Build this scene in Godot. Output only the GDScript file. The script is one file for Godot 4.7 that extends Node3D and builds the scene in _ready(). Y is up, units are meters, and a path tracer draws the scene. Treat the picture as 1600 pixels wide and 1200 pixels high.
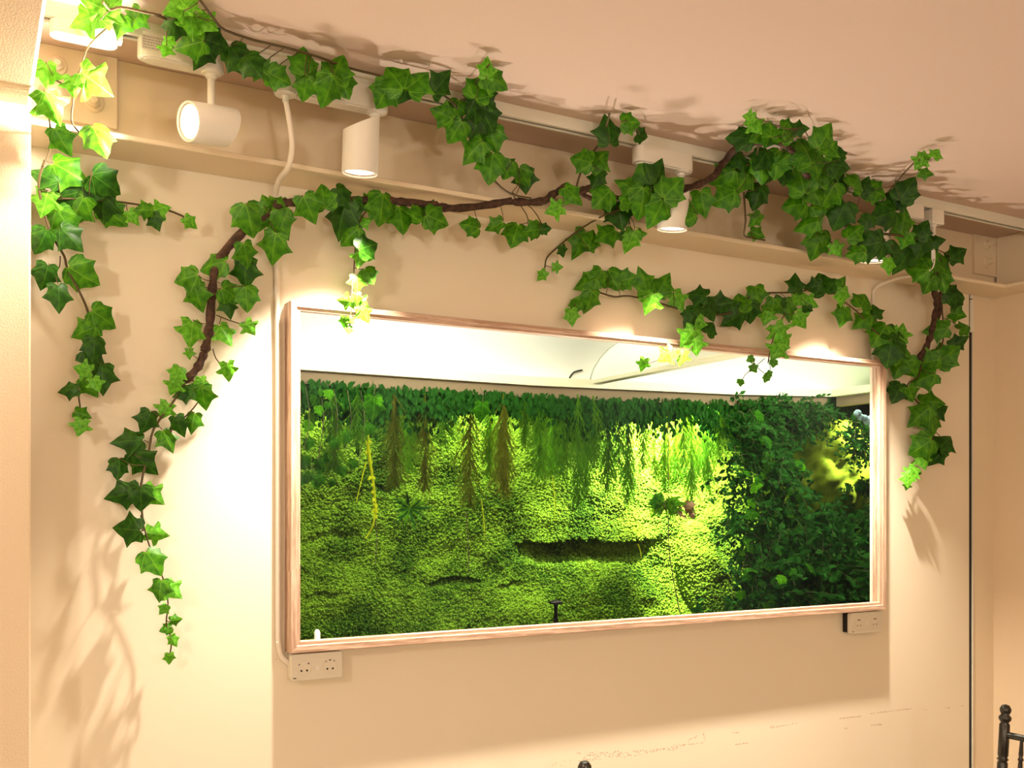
extends Node3D
# A beige restaurant wall with an ivy-hung steel beam, track spotlights and a timber-framed moss vivarium set into it.

const OPEN := [0.755, 2.92, 1.147, 2.007]
const HOLE := [0.738, 2.938, 1.128, 2.022]
const SCUFFS := [[1.547, 0.714, 1.670, 0.712, 0.008, 0.25], [1.658, 0.720, 1.802, 0.716, 0.010, 0.80], [1.790, 0.713, 1.907, 0.711, 0.010, 0.70], [1.907, 0.711, 2.031, 0.709, 0.005, 0.50], [2.005, 0.708, 2.036, 0.715, 0.010, 0.60], [2.036, 0.715, 2.144, 0.713, 0.002, 0.50], [2.058, 0.725, 2.111, 0.738, 0.003, 0.50], [2.135, 0.746, 2.144, 0.717, 0.003, 0.70], [2.271, 0.691, 2.334, 0.689, 0.001, 0.80], [2.263, 0.731, 2.291, 0.728, 0.001, 0.60], [2.430, 0.733, 2.457, 0.730, 0.004, 0.60], [2.457, 0.730, 2.557, 0.733, 0.001, 0.40], [2.765, 0.727, 2.877, 0.724, 0.001, 0.70], [2.927, 0.729, 3.154, 0.725, 0.001, 0.50], [2.934, 0.685, 2.989, 0.682, 0.002, 0.60], [3.190, 0.722, 3.245, 0.709, 0.003, 0.20], [3.342, 0.709, 3.372, 0.706, 0.002, 0.50], [3.445, 0.706, 3.452, 0.706, 0.002, 1.00], [1.637, 0.738, 1.739, 0.728, 0.002, 0.30], [0.705, 1.096, 0.709, 1.096, 0.001, 1.00], [2.788, 0.689, 2.810, 0.687, 0.002, 0.40]]
const FRONDS := [[1.227, 1.932, 0.308, 0.126, -1.100, "fern", "dark fern spray behind the creeper at the left end of the moss"],
[1.487, 1.947, 0.383, 0.130, -1.115, "fern_brown", "brownish fern spray right of the yellow-green strand"],
[1.627, 1.957, 0.417, 0.117, -1.130, "fern_brown", "second brownish fern spray right of the yellow-green strand"],
[1.838, 1.956, 0.470, 0.129, -1.145, "fern_brown", "wide brown-tipped fern spray below the rail, left of centre"],
[1.976, 1.973, 0.432, 0.113, -1.100, "fern_brown", "olive fern spray left of the darkest sprays"],
[2.084, 1.980, 0.233, 0.082, -1.115, "fern", "short dark fern spray left of centre"],
[2.166, 1.986, 0.375, 0.108, -1.130, "fern", "black-green fern spray near the middle of the rail"],
[2.296, 1.990, 0.391, 0.102, -1.145, "fern", "dark forked fern spray under the divider bar"],
[2.347, 1.990, 0.504, 0.101, -1.100, "fern", "long dark fern spray with rusty tip near the middle"],
[2.441, 1.990, 0.333, 0.094, -1.115, "fern", "dark fern spray leaning left below the divider bar"],
[2.596, 1.990, 0.425, 0.107, -1.230, "fern", "green fern spray left of the lime spray"],
[2.671, 1.990, 0.340, 0.099, -1.245, "fern", "pale lime fern spray behind the green ones"],
[2.687, 1.990, 0.484, 0.107, -1.200, "fern", "lime fern spray with rusty tip at the brightest moss"],
[2.853, 1.990, 0.384, 0.082, -1.215, "fern", "thin lime fern spray left of the hanging clump"],
[2.926, 1.990, 0.413, 0.111, -1.230, "fern", "dark green fern spray above the hanging clump"],
[3.003, 1.990, 0.381, 0.121, -1.245, "fern", "lime fern spray above the brown-leaved clump"],
[3.061, 1.990, 0.521, 0.121, -1.200, "fern", "long olive-green fern spray right of the hanging clump"],
[3.177, 1.990, 0.427, 0.094, -1.215, "fern", "curved lime fern spray near the dark shrub"],
[3.177, 1.990, 0.304, 0.102, -1.130, "fern", "short dark fern spray touching the dark shrub"],
[1.723, 1.950, 0.212, 0.103, -1.145, "fern", "short dark fern spray between the brownish ones"],
[1.326, 1.937, 0.212, 0.097, -1.100, "fern", "short dark fern spray left of the yellow-green strand"],
[1.969, 1.956, 0.332, 0.091, -1.215, "fern", "faint green fern spray behind the olive one"],
[2.284, 1.974, 0.345, 0.095, -1.230, "fern", "pale lime fern spray behind the black-green one"],
[1.608, 1.940, 0.307, 0.088, -1.245, "fern", "faint green fern spray between the brownish pair"],
[2.775, 1.990, 0.325, 0.090, -1.200, "fern", "short lime fern spray over the palest moss"],
[3.121, 1.990, 0.349, 0.094, -1.215, "fern", "short lime fern spray left of the curved one"],
[2.472, 1.969, 0.410, 0.088, -1.230, "fern", "lime fern spray behind the long rust-tipped dark one"],
[2.970, 1.990, 0.308, 0.082, -1.145, "fern", "short dark fern spray right of the hanging clump wire"]]
const ROOTS := [[1.880, 1.527, 0.166, 0.006, 1, "thin yellow-green root hanging below the brown-tipped fern"],
[1.808, 1.479, 0.271, 0.003, 0, "long thin root down the lower left moss"],
[2.228, 1.626, 0.195, 0.000, 1, "pale thin root hanging near the middle of the moss"],
[2.687, 1.324, 0.065, 0.004, 1, "short pale root across the dark ledge"],
[3.133, 1.715, 0.184, 0.032, 1, "curved thin root beside the dark shrub"],
[2.852, 1.918, 0.329, 0.000, 1, "straight pale root in front of the lime ferns"],
[1.405, 1.475, 0.203, -0.005, 0, "thin root below the yellow-green strand"]]
const MOSS_LAMPS := [[1.35, -1.21, -0.4, 1.1, 64.0, "lamp behind the rail at the left of the moss", 0.0], [2.05, -1.21, -0.4, 2.1, 64.0, "lamp behind the rail left of the middle", 0.0], [3.06, -1.2, -0.35, 28.0, 62.0, "lamp behind the rail over the brightest moss", 0.05], [4.03, -0.86, -0.55, 9.0, 38.0, "lamp behind the side rail over the right-hand rock", -0.05]]
const STEMS_LEFT := [[0.003,0.240,2.535,0.381,0.258,2.535,0.354,0.277,2.535,0.376,0.321,2.535,0.377,0.356,2.535,0.378],
[0.002,0.264,2.526,0.301,0.227,2.491,0.266,0.212,2.449,0.258,0.206,2.426,0.253,0.184,2.400,0.245,0.197,2.383,0.244,0.193,2.335,0.239,0.206,2.321,0.216,0.226,2.305,0.211],
[0.002,0.184,2.400,0.245,0.156,2.411,0.247],
[0.002,0.147,2.377,0.241,0.149,2.333,0.241,0.160,2.306,0.142,0.145,2.256,0.131],
[0.003,0.148,2.271,0.132,0.136,2.220,0.115,0.151,2.159,0.083,0.167,2.114,0.082,0.192,2.077,0.065,0.199,2.049,0.062,0.226,1.996,0.061,0.244,1.955,0.053,0.258,1.888,0.052],
[0.0025,0.150,2.193,0.092,0.197,2.203,0.092,0.259,2.211,0.084,0.303,2.220,0.063,0.368,2.220,0.062,0.425,2.221,0.047,0.464,2.212,0.042],
[0.002,0.260,1.862,0.051,0.249,1.817,0.042,0.225,1.778,0.042,0.229,1.730,0.036,0.229,1.700,0.036],
[0.0015,0.184,2.076,0.065,0.182,2.050,0.062,0.169,2.040,0.062],
[0.0011,0.264,2.526,0.301,0.251,2.527,0.312,0.239,2.537,0.315],
[0.0011,0.258,2.535,0.354,0.246,2.521,0.352,0.240,2.514,0.342],
[0.0011,0.266,2.535,0.363,0.279,2.533,0.356,0.287,2.538,0.341],
[0.0011,0.321,2.535,0.377,0.318,2.539,0.370,0.319,2.550,0.356],
[0.0011,0.207,2.431,0.254,0.204,2.424,0.271,0.206,2.424,0.281],
[0.0011,0.197,2.416,0.250,0.194,2.415,0.258,0.192,2.418,0.264],
[0.0011,0.162,2.409,0.247,0.152,2.418,0.260,0.142,2.437,0.263],
[0.0011,0.148,2.368,0.241,0.141,2.362,0.269,0.137,2.368,0.285],
[0.0011,0.218,2.312,0.213,0.227,2.316,0.228,0.235,2.329,0.236],
[0.0011,0.148,2.271,0.132,0.157,2.269,0.125,0.164,2.274,0.111],
[0.0011,0.187,2.201,0.092,0.180,2.210,0.109,0.177,2.229,0.116],
[0.0011,0.246,2.210,0.085,0.241,2.226,0.113,0.245,2.257,0.125],
[0.0011,0.234,2.208,0.087,0.233,2.214,0.095,0.229,2.224,0.098],
[0.0011,0.234,2.208,0.087,0.233,2.222,0.099,0.226,2.247,0.101],
[0.0011,0.139,2.208,0.108,0.146,2.208,0.110,0.156,2.211,0.107],
[0.0011,0.234,2.208,0.087,0.232,2.207,0.100,0.232,2.210,0.107],
[0.0011,0.169,2.197,0.092,0.172,2.185,0.092,0.174,2.178,0.088],
[0.0011,0.164,2.123,0.082,0.173,2.125,0.095,0.180,2.133,0.101],
[0.0011,0.164,2.123,0.082,0.160,2.118,0.103,0.154,2.122,0.116],
[0.0011,0.276,2.215,0.075,0.274,2.219,0.082,0.274,2.227,0.084],
[0.0011,0.276,2.215,0.075,0.274,2.210,0.072,0.269,2.209,0.064],
[0.0011,0.329,2.220,0.063,0.326,2.204,0.079,0.328,2.196,0.086],
[0.0011,0.379,2.220,0.059,0.379,2.208,0.079,0.384,2.205,0.090],
[0.0011,0.379,2.220,0.059,0.382,2.212,0.065,0.383,2.208,0.067],
[0.0011,0.379,2.220,0.059,0.384,2.207,0.072,0.384,2.200,0.078],
[0.0011,0.456,2.214,0.043,0.459,2.203,0.065,0.458,2.201,0.078],
[0.0011,0.171,2.042,0.062,0.168,2.043,0.078,0.158,2.050,0.087],
[0.0011,0.171,2.042,0.062,0.175,2.018,0.081,0.177,2.006,0.089],
[0.0011,0.244,1.955,0.053,0.250,1.950,0.074,0.248,1.953,0.087],
[0.0011,0.253,1.915,0.052,0.257,1.913,0.069,0.261,1.919,0.078],
[0.0011,0.256,1.901,0.052,0.253,1.893,0.073,0.256,1.892,0.085],
[0.0011,0.260,1.862,0.051,0.244,1.857,0.068,0.232,1.861,0.076],
[0.0011,0.256,1.844,0.047,0.265,1.836,0.060,0.274,1.834,0.065],
[0.0011,0.249,1.817,0.042,0.253,1.810,0.063,0.251,1.811,0.075],
[0.0011,0.225,1.778,0.042,0.222,1.770,0.065,0.222,1.771,0.079],
[0.0011,0.234,1.794,0.042,0.235,1.792,0.057,0.234,1.797,0.066],
[0.0011,0.244,1.809,0.042,0.247,1.801,0.061,0.253,1.800,0.072],
[0.0011,0.229,1.724,0.036,0.221,1.721,0.040,0.216,1.722,0.041],
[0.0011,0.229,1.706,0.036,0.229,1.700,0.055,0.231,1.702,0.067]]
const LEAVES_LEFT := [[0.239,2.537,0.315,0.071,-0.87,-0.34,-0.36,-0.37,-0.04,0.93,2],
[0.240,2.514,0.342,0.068,0.61,0.67,0.41,-0.07,-0.47,0.88,2],
[0.252,2.533,0.353,0.058,-0.96,0.08,0.26,0.20,-0.43,0.88,2],
[0.287,2.538,0.341,0.047,-0.22,-0.95,-0.21,-0.02,-0.21,0.98,1],
[0.319,2.550,0.356,0.050,-0.40,-0.75,-0.53,-0.35,-0.41,0.84,1],
[0.206,2.424,0.281,0.082,0.88,-0.45,-0.14,0.04,-0.21,0.98,2],
[0.192,2.418,0.264,0.047,0.19,-0.96,-0.19,0.09,-0.18,0.98,2],
[0.142,2.437,0.263,0.062,0.12,-0.99,0.01,0.21,0.03,0.98,2],
[0.137,2.368,0.285,0.077,0.50,-0.82,-0.27,0.13,-0.23,0.96,2],
[0.161,2.322,0.207,0.064,0.47,-0.88,0.09,-0.35,-0.10,0.93,1],
[0.235,2.329,0.236,0.074,0.41,-0.89,0.19,-0.01,0.20,0.98,1],
[0.164,2.274,0.111,0.083,0.90,-0.41,0.15,-0.08,0.17,0.98,1],
[0.177,2.229,0.116,0.063,-0.94,0.32,0.09,0.11,0.05,0.99,0],
[0.245,2.257,0.125,0.078,0.87,-0.44,-0.24,0.06,-0.39,0.92,0],
[0.229,2.224,0.098,0.081,-0.91,-0.42,0.01,0.16,-0.32,0.93,0],
[0.226,2.247,0.101,0.074,0.10,-0.99,-0.00,-0.10,-0.01,0.99,0],
[0.156,2.211,0.107,0.066,-0.23,-0.96,-0.16,-0.10,-0.14,0.99,2],
[0.232,2.210,0.107,0.081,-0.43,-0.84,-0.33,-0.27,-0.23,0.94,1],
[0.174,2.178,0.088,0.078,0.56,-0.83,-0.04,-0.12,-0.13,0.98,1],
[0.180,2.133,0.101,0.067,0.75,-0.66,0.05,0.04,0.12,0.99,0],
[0.154,2.122,0.116,0.063,-0.34,-0.94,-0.03,0.20,-0.10,0.97,0],
[0.274,2.227,0.084,0.069,-0.03,-0.96,-0.29,-0.41,-0.25,0.88,0],
[0.269,2.209,0.064,0.076,0.77,-0.63,0.07,-0.34,-0.31,0.89,1],
[0.328,2.196,0.086,0.042,0.57,-0.82,0.03,-0.36,-0.21,0.91,2],
[0.384,2.205,0.090,0.042,-0.94,-0.19,0.27,0.29,-0.07,0.95,1],
[0.383,2.208,0.067,0.050,0.89,0.40,0.21,-0.31,0.20,0.93,2],
[0.384,2.200,0.078,0.042,0.31,-0.94,0.13,-0.41,-0.01,0.91,0],
[0.458,2.201,0.078,0.040,0.82,-0.55,-0.15,0.03,-0.22,0.97,2],
[0.158,2.050,0.087,0.060,-0.20,-0.97,-0.09,0.19,-0.13,0.97,0],
[0.177,2.006,0.089,0.064,0.09,-0.97,0.22,0.18,0.23,0.96,0],
[0.199,2.053,0.072,0.078,0.82,-0.54,0.18,-0.40,-0.32,0.86,1],
[0.248,1.953,0.087,0.072,0.86,-0.46,-0.24,0.26,-0.01,0.97,1],
[0.261,1.919,0.078,0.065,-0.84,-0.42,-0.34,-0.29,-0.17,0.94,1],
[0.256,1.892,0.085,0.062,-0.04,-1.00,0.04,0.19,0.03,0.98,0],
[0.232,1.861,0.076,0.069,0.83,-0.55,-0.07,0.23,0.23,0.94,0],
[0.274,1.834,0.065,0.069,-0.03,-0.97,0.25,-0.19,0.25,0.95,0],
[0.251,1.811,0.075,0.044,-0.97,0.19,0.16,0.12,-0.19,0.97,2],
[0.222,1.771,0.079,0.048,-0.96,-0.08,-0.28,-0.29,0.26,0.92,0],
[0.234,1.797,0.066,0.052,0.53,-0.85,-0.05,-0.31,-0.24,0.92,1],
[0.253,1.800,0.072,0.041,0.34,-0.88,0.33,-0.11,0.30,0.95,2],
[0.216,1.722,0.041,0.038,0.88,-0.35,0.31,-0.27,0.15,0.95,1],
[0.231,1.702,0.067,0.045,-0.25,-0.97,0.02,-0.18,0.06,0.98,2]]
const STEMS_BRANCH := [[0.011,0.663,2.240,0.112,0.639,2.217,0.112,0.601,2.185,0.092,0.555,2.129,0.067,0.533,2.072,0.062,0.527,2.001,0.052,0.523,1.941,0.052,0.513,1.882,0.046],
[0.01,0.513,1.882,0.046,0.498,1.845,0.042,0.464,1.804,0.042],
[0.01,0.647,2.222,0.112,0.667,2.244,0.113,0.687,2.252,0.142,0.812,2.283,0.102,0.943,2.309,0.102,1.011,2.314,0.102,1.092,2.310,0.131,1.139,2.308,0.132,1.236,2.327,0.132,1.311,2.342,0.180],
[0.01,1.311,2.337,0.180,1.396,2.348,0.192,1.451,2.382,0.196,1.515,2.391,0.213,1.553,2.402,0.212,1.586,2.384,0.212,1.620,2.385,0.211,1.668,2.385,0.239,1.745,2.401,0.257,1.839,2.431,0.265,1.915,2.462,0.267,1.954,2.490,0.272,1.978,2.523,0.273,1.948,2.535,0.369,1.950,2.535,0.434,1.987,2.535,0.434],
[0.006,1.439,2.368,0.190,1.462,2.397,0.212,1.515,2.382,0.212,1.565,2.372,0.212],
[0.003,0.520,1.890,0.048,0.475,1.820,0.042,0.441,1.759,0.042,0.393,1.687,0.042,0.382,1.632,0.042,0.363,1.546,0.042,0.367,1.469,0.042,0.367,1.438,0.042],
[0.002,0.479,1.813,0.042,0.510,1.787,0.042,0.487,1.742,0.042,0.452,1.705,0.042,0.430,1.680,0.042],
[0.002,0.363,1.477,0.042,0.371,1.446,0.042,0.386,1.395,0.038,0.416,1.320,0.037,0.427,1.261,0.037,0.423,1.210,0.036,0.435,1.170,0.036,0.431,1.131,0.036],
[0.002,0.921,2.284,0.101,0.898,2.241,0.092,0.890,2.174,0.088,0.892,2.118,0.072,0.879,2.058,0.095,0.875,1.986,0.095,0.870,1.961,0.095],
[0.003,1.481,2.535,0.405,1.546,2.525,0.279,1.539,2.493,0.233,1.503,2.434,0.231,1.498,2.393,0.215],
[0.0015,1.540,2.535,0.388,1.592,2.535,0.366,1.638,2.535,0.325],
[0.0025,1.680,2.377,0.238,1.694,2.365,0.187,1.636,2.349,0.180],
[0.0025,1.685,2.366,0.215,1.636,2.354,0.180,1.591,2.322,0.095,1.537,2.272,0.057,1.508,2.239,0.039,1.502,2.210,0.036,1.493,2.185,0.036],
[0.0015,1.309,2.359,0.183,1.357,2.310,0.179,1.389,2.299,0.132],
[0.0015,1.309,2.363,0.183,1.371,2.322,0.191,1.419,2.297,0.158],
[0.003,2.089,2.465,0.247,2.109,2.383,0.232,2.121,2.345,0.212,2.170,2.348,0.194,2.226,2.348,0.192],
[0.0015,0.532,1.891,0.048,0.540,1.868,0.046,0.556,1.851,0.045],
[0.0015,0.539,1.975,0.052,0.570,1.965,0.053,0.605,1.956,0.057],
[0.0011,0.632,2.210,0.108,0.612,2.220,0.126,0.593,2.242,0.131],
[0.0011,0.546,2.106,0.065,0.553,2.101,0.080,0.556,2.103,0.089],
[0.0011,0.532,2.058,0.060,0.506,2.053,0.081,0.489,2.062,0.089],
[0.0011,0.531,2.044,0.058,0.506,2.036,0.074,0.481,2.041,0.077],
[0.0011,0.531,2.044,0.058,0.537,2.034,0.080,0.543,2.035,0.093],
[0.0011,0.532,2.058,0.060,0.570,2.043,0.084,0.603,2.048,0.089],
[0.0011,0.582,2.162,0.082,0.589,2.147,0.112,0.588,2.145,0.129],
[0.0011,0.573,2.151,0.077,0.585,2.129,0.085,0.604,2.117,0.081],
[0.0011,0.528,2.015,0.054,0.544,2.012,0.068,0.558,2.017,0.074],
[0.0011,0.551,1.971,0.053,0.548,1.959,0.056,0.546,1.952,0.054],
[0.0011,0.524,1.953,0.052,0.503,1.949,0.062,0.481,1.956,0.061],
[0.0011,0.598,1.958,0.057,0.602,1.957,0.067,0.605,1.962,0.073],
[0.0011,0.502,1.862,0.045,0.483,1.869,0.059,0.471,1.885,0.063],
[0.0011,0.475,1.820,0.042,0.459,1.824,0.062,0.451,1.838,0.071],
[0.0011,0.462,1.796,0.042,0.454,1.795,0.066,0.441,1.806,0.079],
[0.0011,0.498,1.797,0.042,0.489,1.787,0.055,0.484,1.784,0.062],
[0.0011,0.553,1.854,0.045,0.559,1.851,0.065,0.561,1.856,0.077],
[0.0011,0.498,1.797,0.042,0.503,1.800,0.057,0.513,1.810,0.065],
[0.0011,0.498,1.797,0.042,0.498,1.793,0.059,0.501,1.795,0.069],
[0.0011,0.480,1.734,0.042,0.483,1.731,0.049,0.488,1.730,0.052],
[0.0011,0.452,1.705,0.042,0.447,1.709,0.052,0.441,1.719,0.056],
[0.0011,0.402,1.701,0.042,0.407,1.691,0.044,0.413,1.685,0.041],
[0.0011,0.412,1.716,0.042,0.402,1.718,0.056,0.384,1.729,0.061],
[0.0011,0.386,1.654,0.042,0.377,1.654,0.050,0.369,1.658,0.052],
[0.0011,0.378,1.615,0.042,0.357,1.617,0.047,0.342,1.629,0.043],
[0.0011,0.374,1.598,0.042,0.341,1.598,0.049,0.315,1.614,0.040],
[0.0011,0.364,1.531,0.042,0.361,1.531,0.054,0.355,1.536,0.061],
[0.0011,0.363,1.546,0.042,0.359,1.542,0.066,0.357,1.547,0.080],
[0.0011,0.367,1.444,0.042,0.360,1.438,0.065,0.360,1.441,0.079],
[0.0011,0.386,1.395,0.038,0.378,1.390,0.051,0.372,1.391,0.058],
[0.0011,0.416,1.320,0.037,0.413,1.317,0.056,0.407,1.322,0.068],
[0.0011,0.418,1.308,0.037,0.416,1.306,0.054,0.414,1.311,0.065],
[0.0011,0.427,1.261,0.037,0.426,1.257,0.047,0.423,1.258,0.053],
[0.0011,0.424,1.220,0.036,0.425,1.217,0.052,0.427,1.220,0.062],
[0.0011,0.426,1.202,0.036,0.432,1.200,0.038,0.437,1.201,0.037],
[0.0011,0.432,1.139,0.036,0.428,1.138,0.048,0.427,1.141,0.055],
[0.0011,0.654,2.231,0.112,0.647,2.232,0.125,0.640,2.240,0.132],
[0.0011,0.687,2.252,0.142,0.694,2.247,0.142,0.700,2.245,0.140],
[0.0011,0.659,2.235,0.113,0.662,2.232,0.121,0.666,2.233,0.126],
[0.0011,0.647,2.222,0.112,0.661,2.198,0.121,0.672,2.184,0.118],
[0.0011,0.659,2.235,0.113,0.656,2.236,0.122,0.649,2.241,0.127],
[0.0011,0.687,2.252,0.142,0.682,2.245,0.151,0.674,2.243,0.156],
[0.0011,0.712,2.258,0.134,0.717,2.260,0.154,0.726,2.271,0.166],
[0.0011,0.787,2.277,0.110,0.793,2.262,0.122,0.796,2.255,0.127],
[0.0011,0.838,2.288,0.102,0.831,2.298,0.117,0.824,2.317,0.124],
[0.0011,0.864,2.293,0.102,0.858,2.289,0.110,0.855,2.288,0.114],
[0.0011,0.890,2.298,0.102,0.886,2.300,0.108,0.879,2.306,0.109],
[0.0011,0.921,2.284,0.101,0.932,2.272,0.110,0.945,2.267,0.111],
[0.0011,0.957,2.310,0.102,0.956,2.314,0.113,0.956,2.325,0.119],
[0.0011,0.896,2.228,0.092,0.896,2.224,0.106,0.892,2.226,0.115],
[0.0011,0.890,2.174,0.088,0.888,2.164,0.112,0.886,2.164,0.126],
[0.0011,0.890,2.174,0.088,0.898,2.172,0.098,0.905,2.176,0.103],
[0.0011,0.891,2.130,0.075,0.905,2.126,0.079,0.920,2.130,0.076],
[0.0011,0.889,2.106,0.077,0.893,2.107,0.080,0.898,2.110,0.080],
[0.0011,0.877,2.029,0.095,0.878,2.026,0.111,0.874,2.029,0.121],
[0.0011,0.879,2.058,0.095,0.882,2.056,0.104,0.887,2.058,0.109],
[0.0011,0.878,2.043,0.095,0.883,2.043,0.096,0.889,2.045,0.095],
[0.0011,0.877,2.029,0.095,0.886,2.023,0.106,0.894,2.023,0.112],
[0.0011,0.875,1.986,0.095,0.862,1.985,0.107,0.854,1.991,0.113],
[0.0011,0.875,1.986,0.095,0.869,1.987,0.104,0.865,1.992,0.109],
[0.0011,0.871,1.966,0.095,0.868,1.966,0.102,0.867,1.968,0.106],
[0.0011,1.011,2.314,0.102,1.009,2.308,0.102,1.009,2.304,0.098],
[0.0011,1.076,2.311,0.126,1.063,2.275,0.144,1.057,2.254,0.147],
[0.0011,1.076,2.311,0.126,1.079,2.291,0.134,1.079,2.279,0.135],
[0.0011,1.076,2.311,0.126,1.071,2.286,0.147,1.061,2.273,0.156],
[0.0011,1.217,2.323,0.132,1.221,2.286,0.143,1.232,2.263,0.140],
[0.0011,1.281,2.336,0.161,1.292,2.307,0.161,1.301,2.290,0.148],
[0.0011,1.309,2.363,0.183,1.322,2.386,0.203,1.336,2.426,0.205],
[0.0011,1.458,2.391,0.207,1.449,2.384,0.226,1.444,2.384,0.236],
[0.0011,1.439,2.368,0.190,1.446,2.344,0.214,1.450,2.333,0.225],
[0.0011,1.518,2.458,0.232,1.516,2.452,0.252,1.520,2.454,0.265],
[0.0011,1.518,2.458,0.232,1.524,2.453,0.236,1.529,2.451,0.237],
[0.0011,1.525,2.469,0.232,1.542,2.454,0.242,1.563,2.448,0.241],
[0.0011,1.520,2.529,0.329,1.524,2.501,0.337,1.533,2.484,0.333],
[0.0011,1.540,2.535,0.388,1.539,2.533,0.383,1.539,2.533,0.376],
[0.0011,1.629,2.535,0.333,1.630,2.534,0.328,1.631,2.536,0.318],
[0.0011,1.593,2.384,0.212,1.593,2.386,0.233,1.595,2.396,0.246],
[0.0011,1.683,2.388,0.242,1.682,2.392,0.251,1.681,2.401,0.256],
[0.0011,1.714,2.394,0.250,1.711,2.398,0.273,1.709,2.413,0.287],
[0.0011,1.699,2.391,0.246,1.691,2.396,0.267,1.686,2.410,0.279],
[0.0011,1.745,2.401,0.257,1.738,2.381,0.288,1.732,2.375,0.305],
[0.0011,1.745,2.401,0.257,1.747,2.384,0.284,1.741,2.378,0.299],
[0.0011,1.730,2.397,0.253,1.731,2.412,0.266,1.725,2.436,0.268],
[0.0011,1.655,2.359,0.194,1.651,2.374,0.194,1.656,2.400,0.183],
[0.0011,1.639,2.385,0.222,1.628,2.367,0.243,1.622,2.361,0.254],
[0.0011,1.682,2.362,0.185,1.688,2.335,0.165,1.696,2.325,0.128],
[0.0011,1.694,2.365,0.187,1.712,2.337,0.171,1.721,2.325,0.140],
[0.0011,1.694,2.365,0.187,1.722,2.337,0.179,1.743,2.325,0.154],
[0.0011,1.694,2.365,0.187,1.718,2.330,0.169,1.760,2.319,0.128],
[0.0011,1.839,2.431,0.265,1.843,2.376,0.298,1.858,2.345,0.307],
[0.0011,1.900,2.456,0.266,1.899,2.444,0.269,1.901,2.437,0.267],
[0.0011,2.089,2.465,0.247,2.122,2.473,0.260,2.150,2.497,0.256],
[0.0011,2.105,2.400,0.235,2.138,2.398,0.246,2.165,2.411,0.242],
[0.0011,2.170,2.348,0.194,2.168,2.357,0.195,2.165,2.370,0.191],
[0.0011,1.383,2.301,0.141,1.375,2.297,0.135,1.364,2.298,0.123],
[0.0011,1.409,2.302,0.165,1.414,2.290,0.162,1.417,2.284,0.153],
[0.0011,1.409,2.302,0.165,1.411,2.288,0.166,1.410,2.280,0.162],
[0.0011,1.591,2.322,0.095,1.603,2.319,0.094,1.618,2.322,0.086],
[0.0011,1.537,2.272,0.057,1.530,2.265,0.076,1.528,2.266,0.088],
[0.0011,1.503,2.216,0.037,1.513,2.211,0.043,1.522,2.211,0.045],
[0.0011,1.497,2.195,0.036,1.496,2.193,0.046,1.496,2.195,0.052],
[0.0011,1.580,2.312,0.088,1.593,2.281,0.104,1.609,2.265,0.107]]
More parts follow.
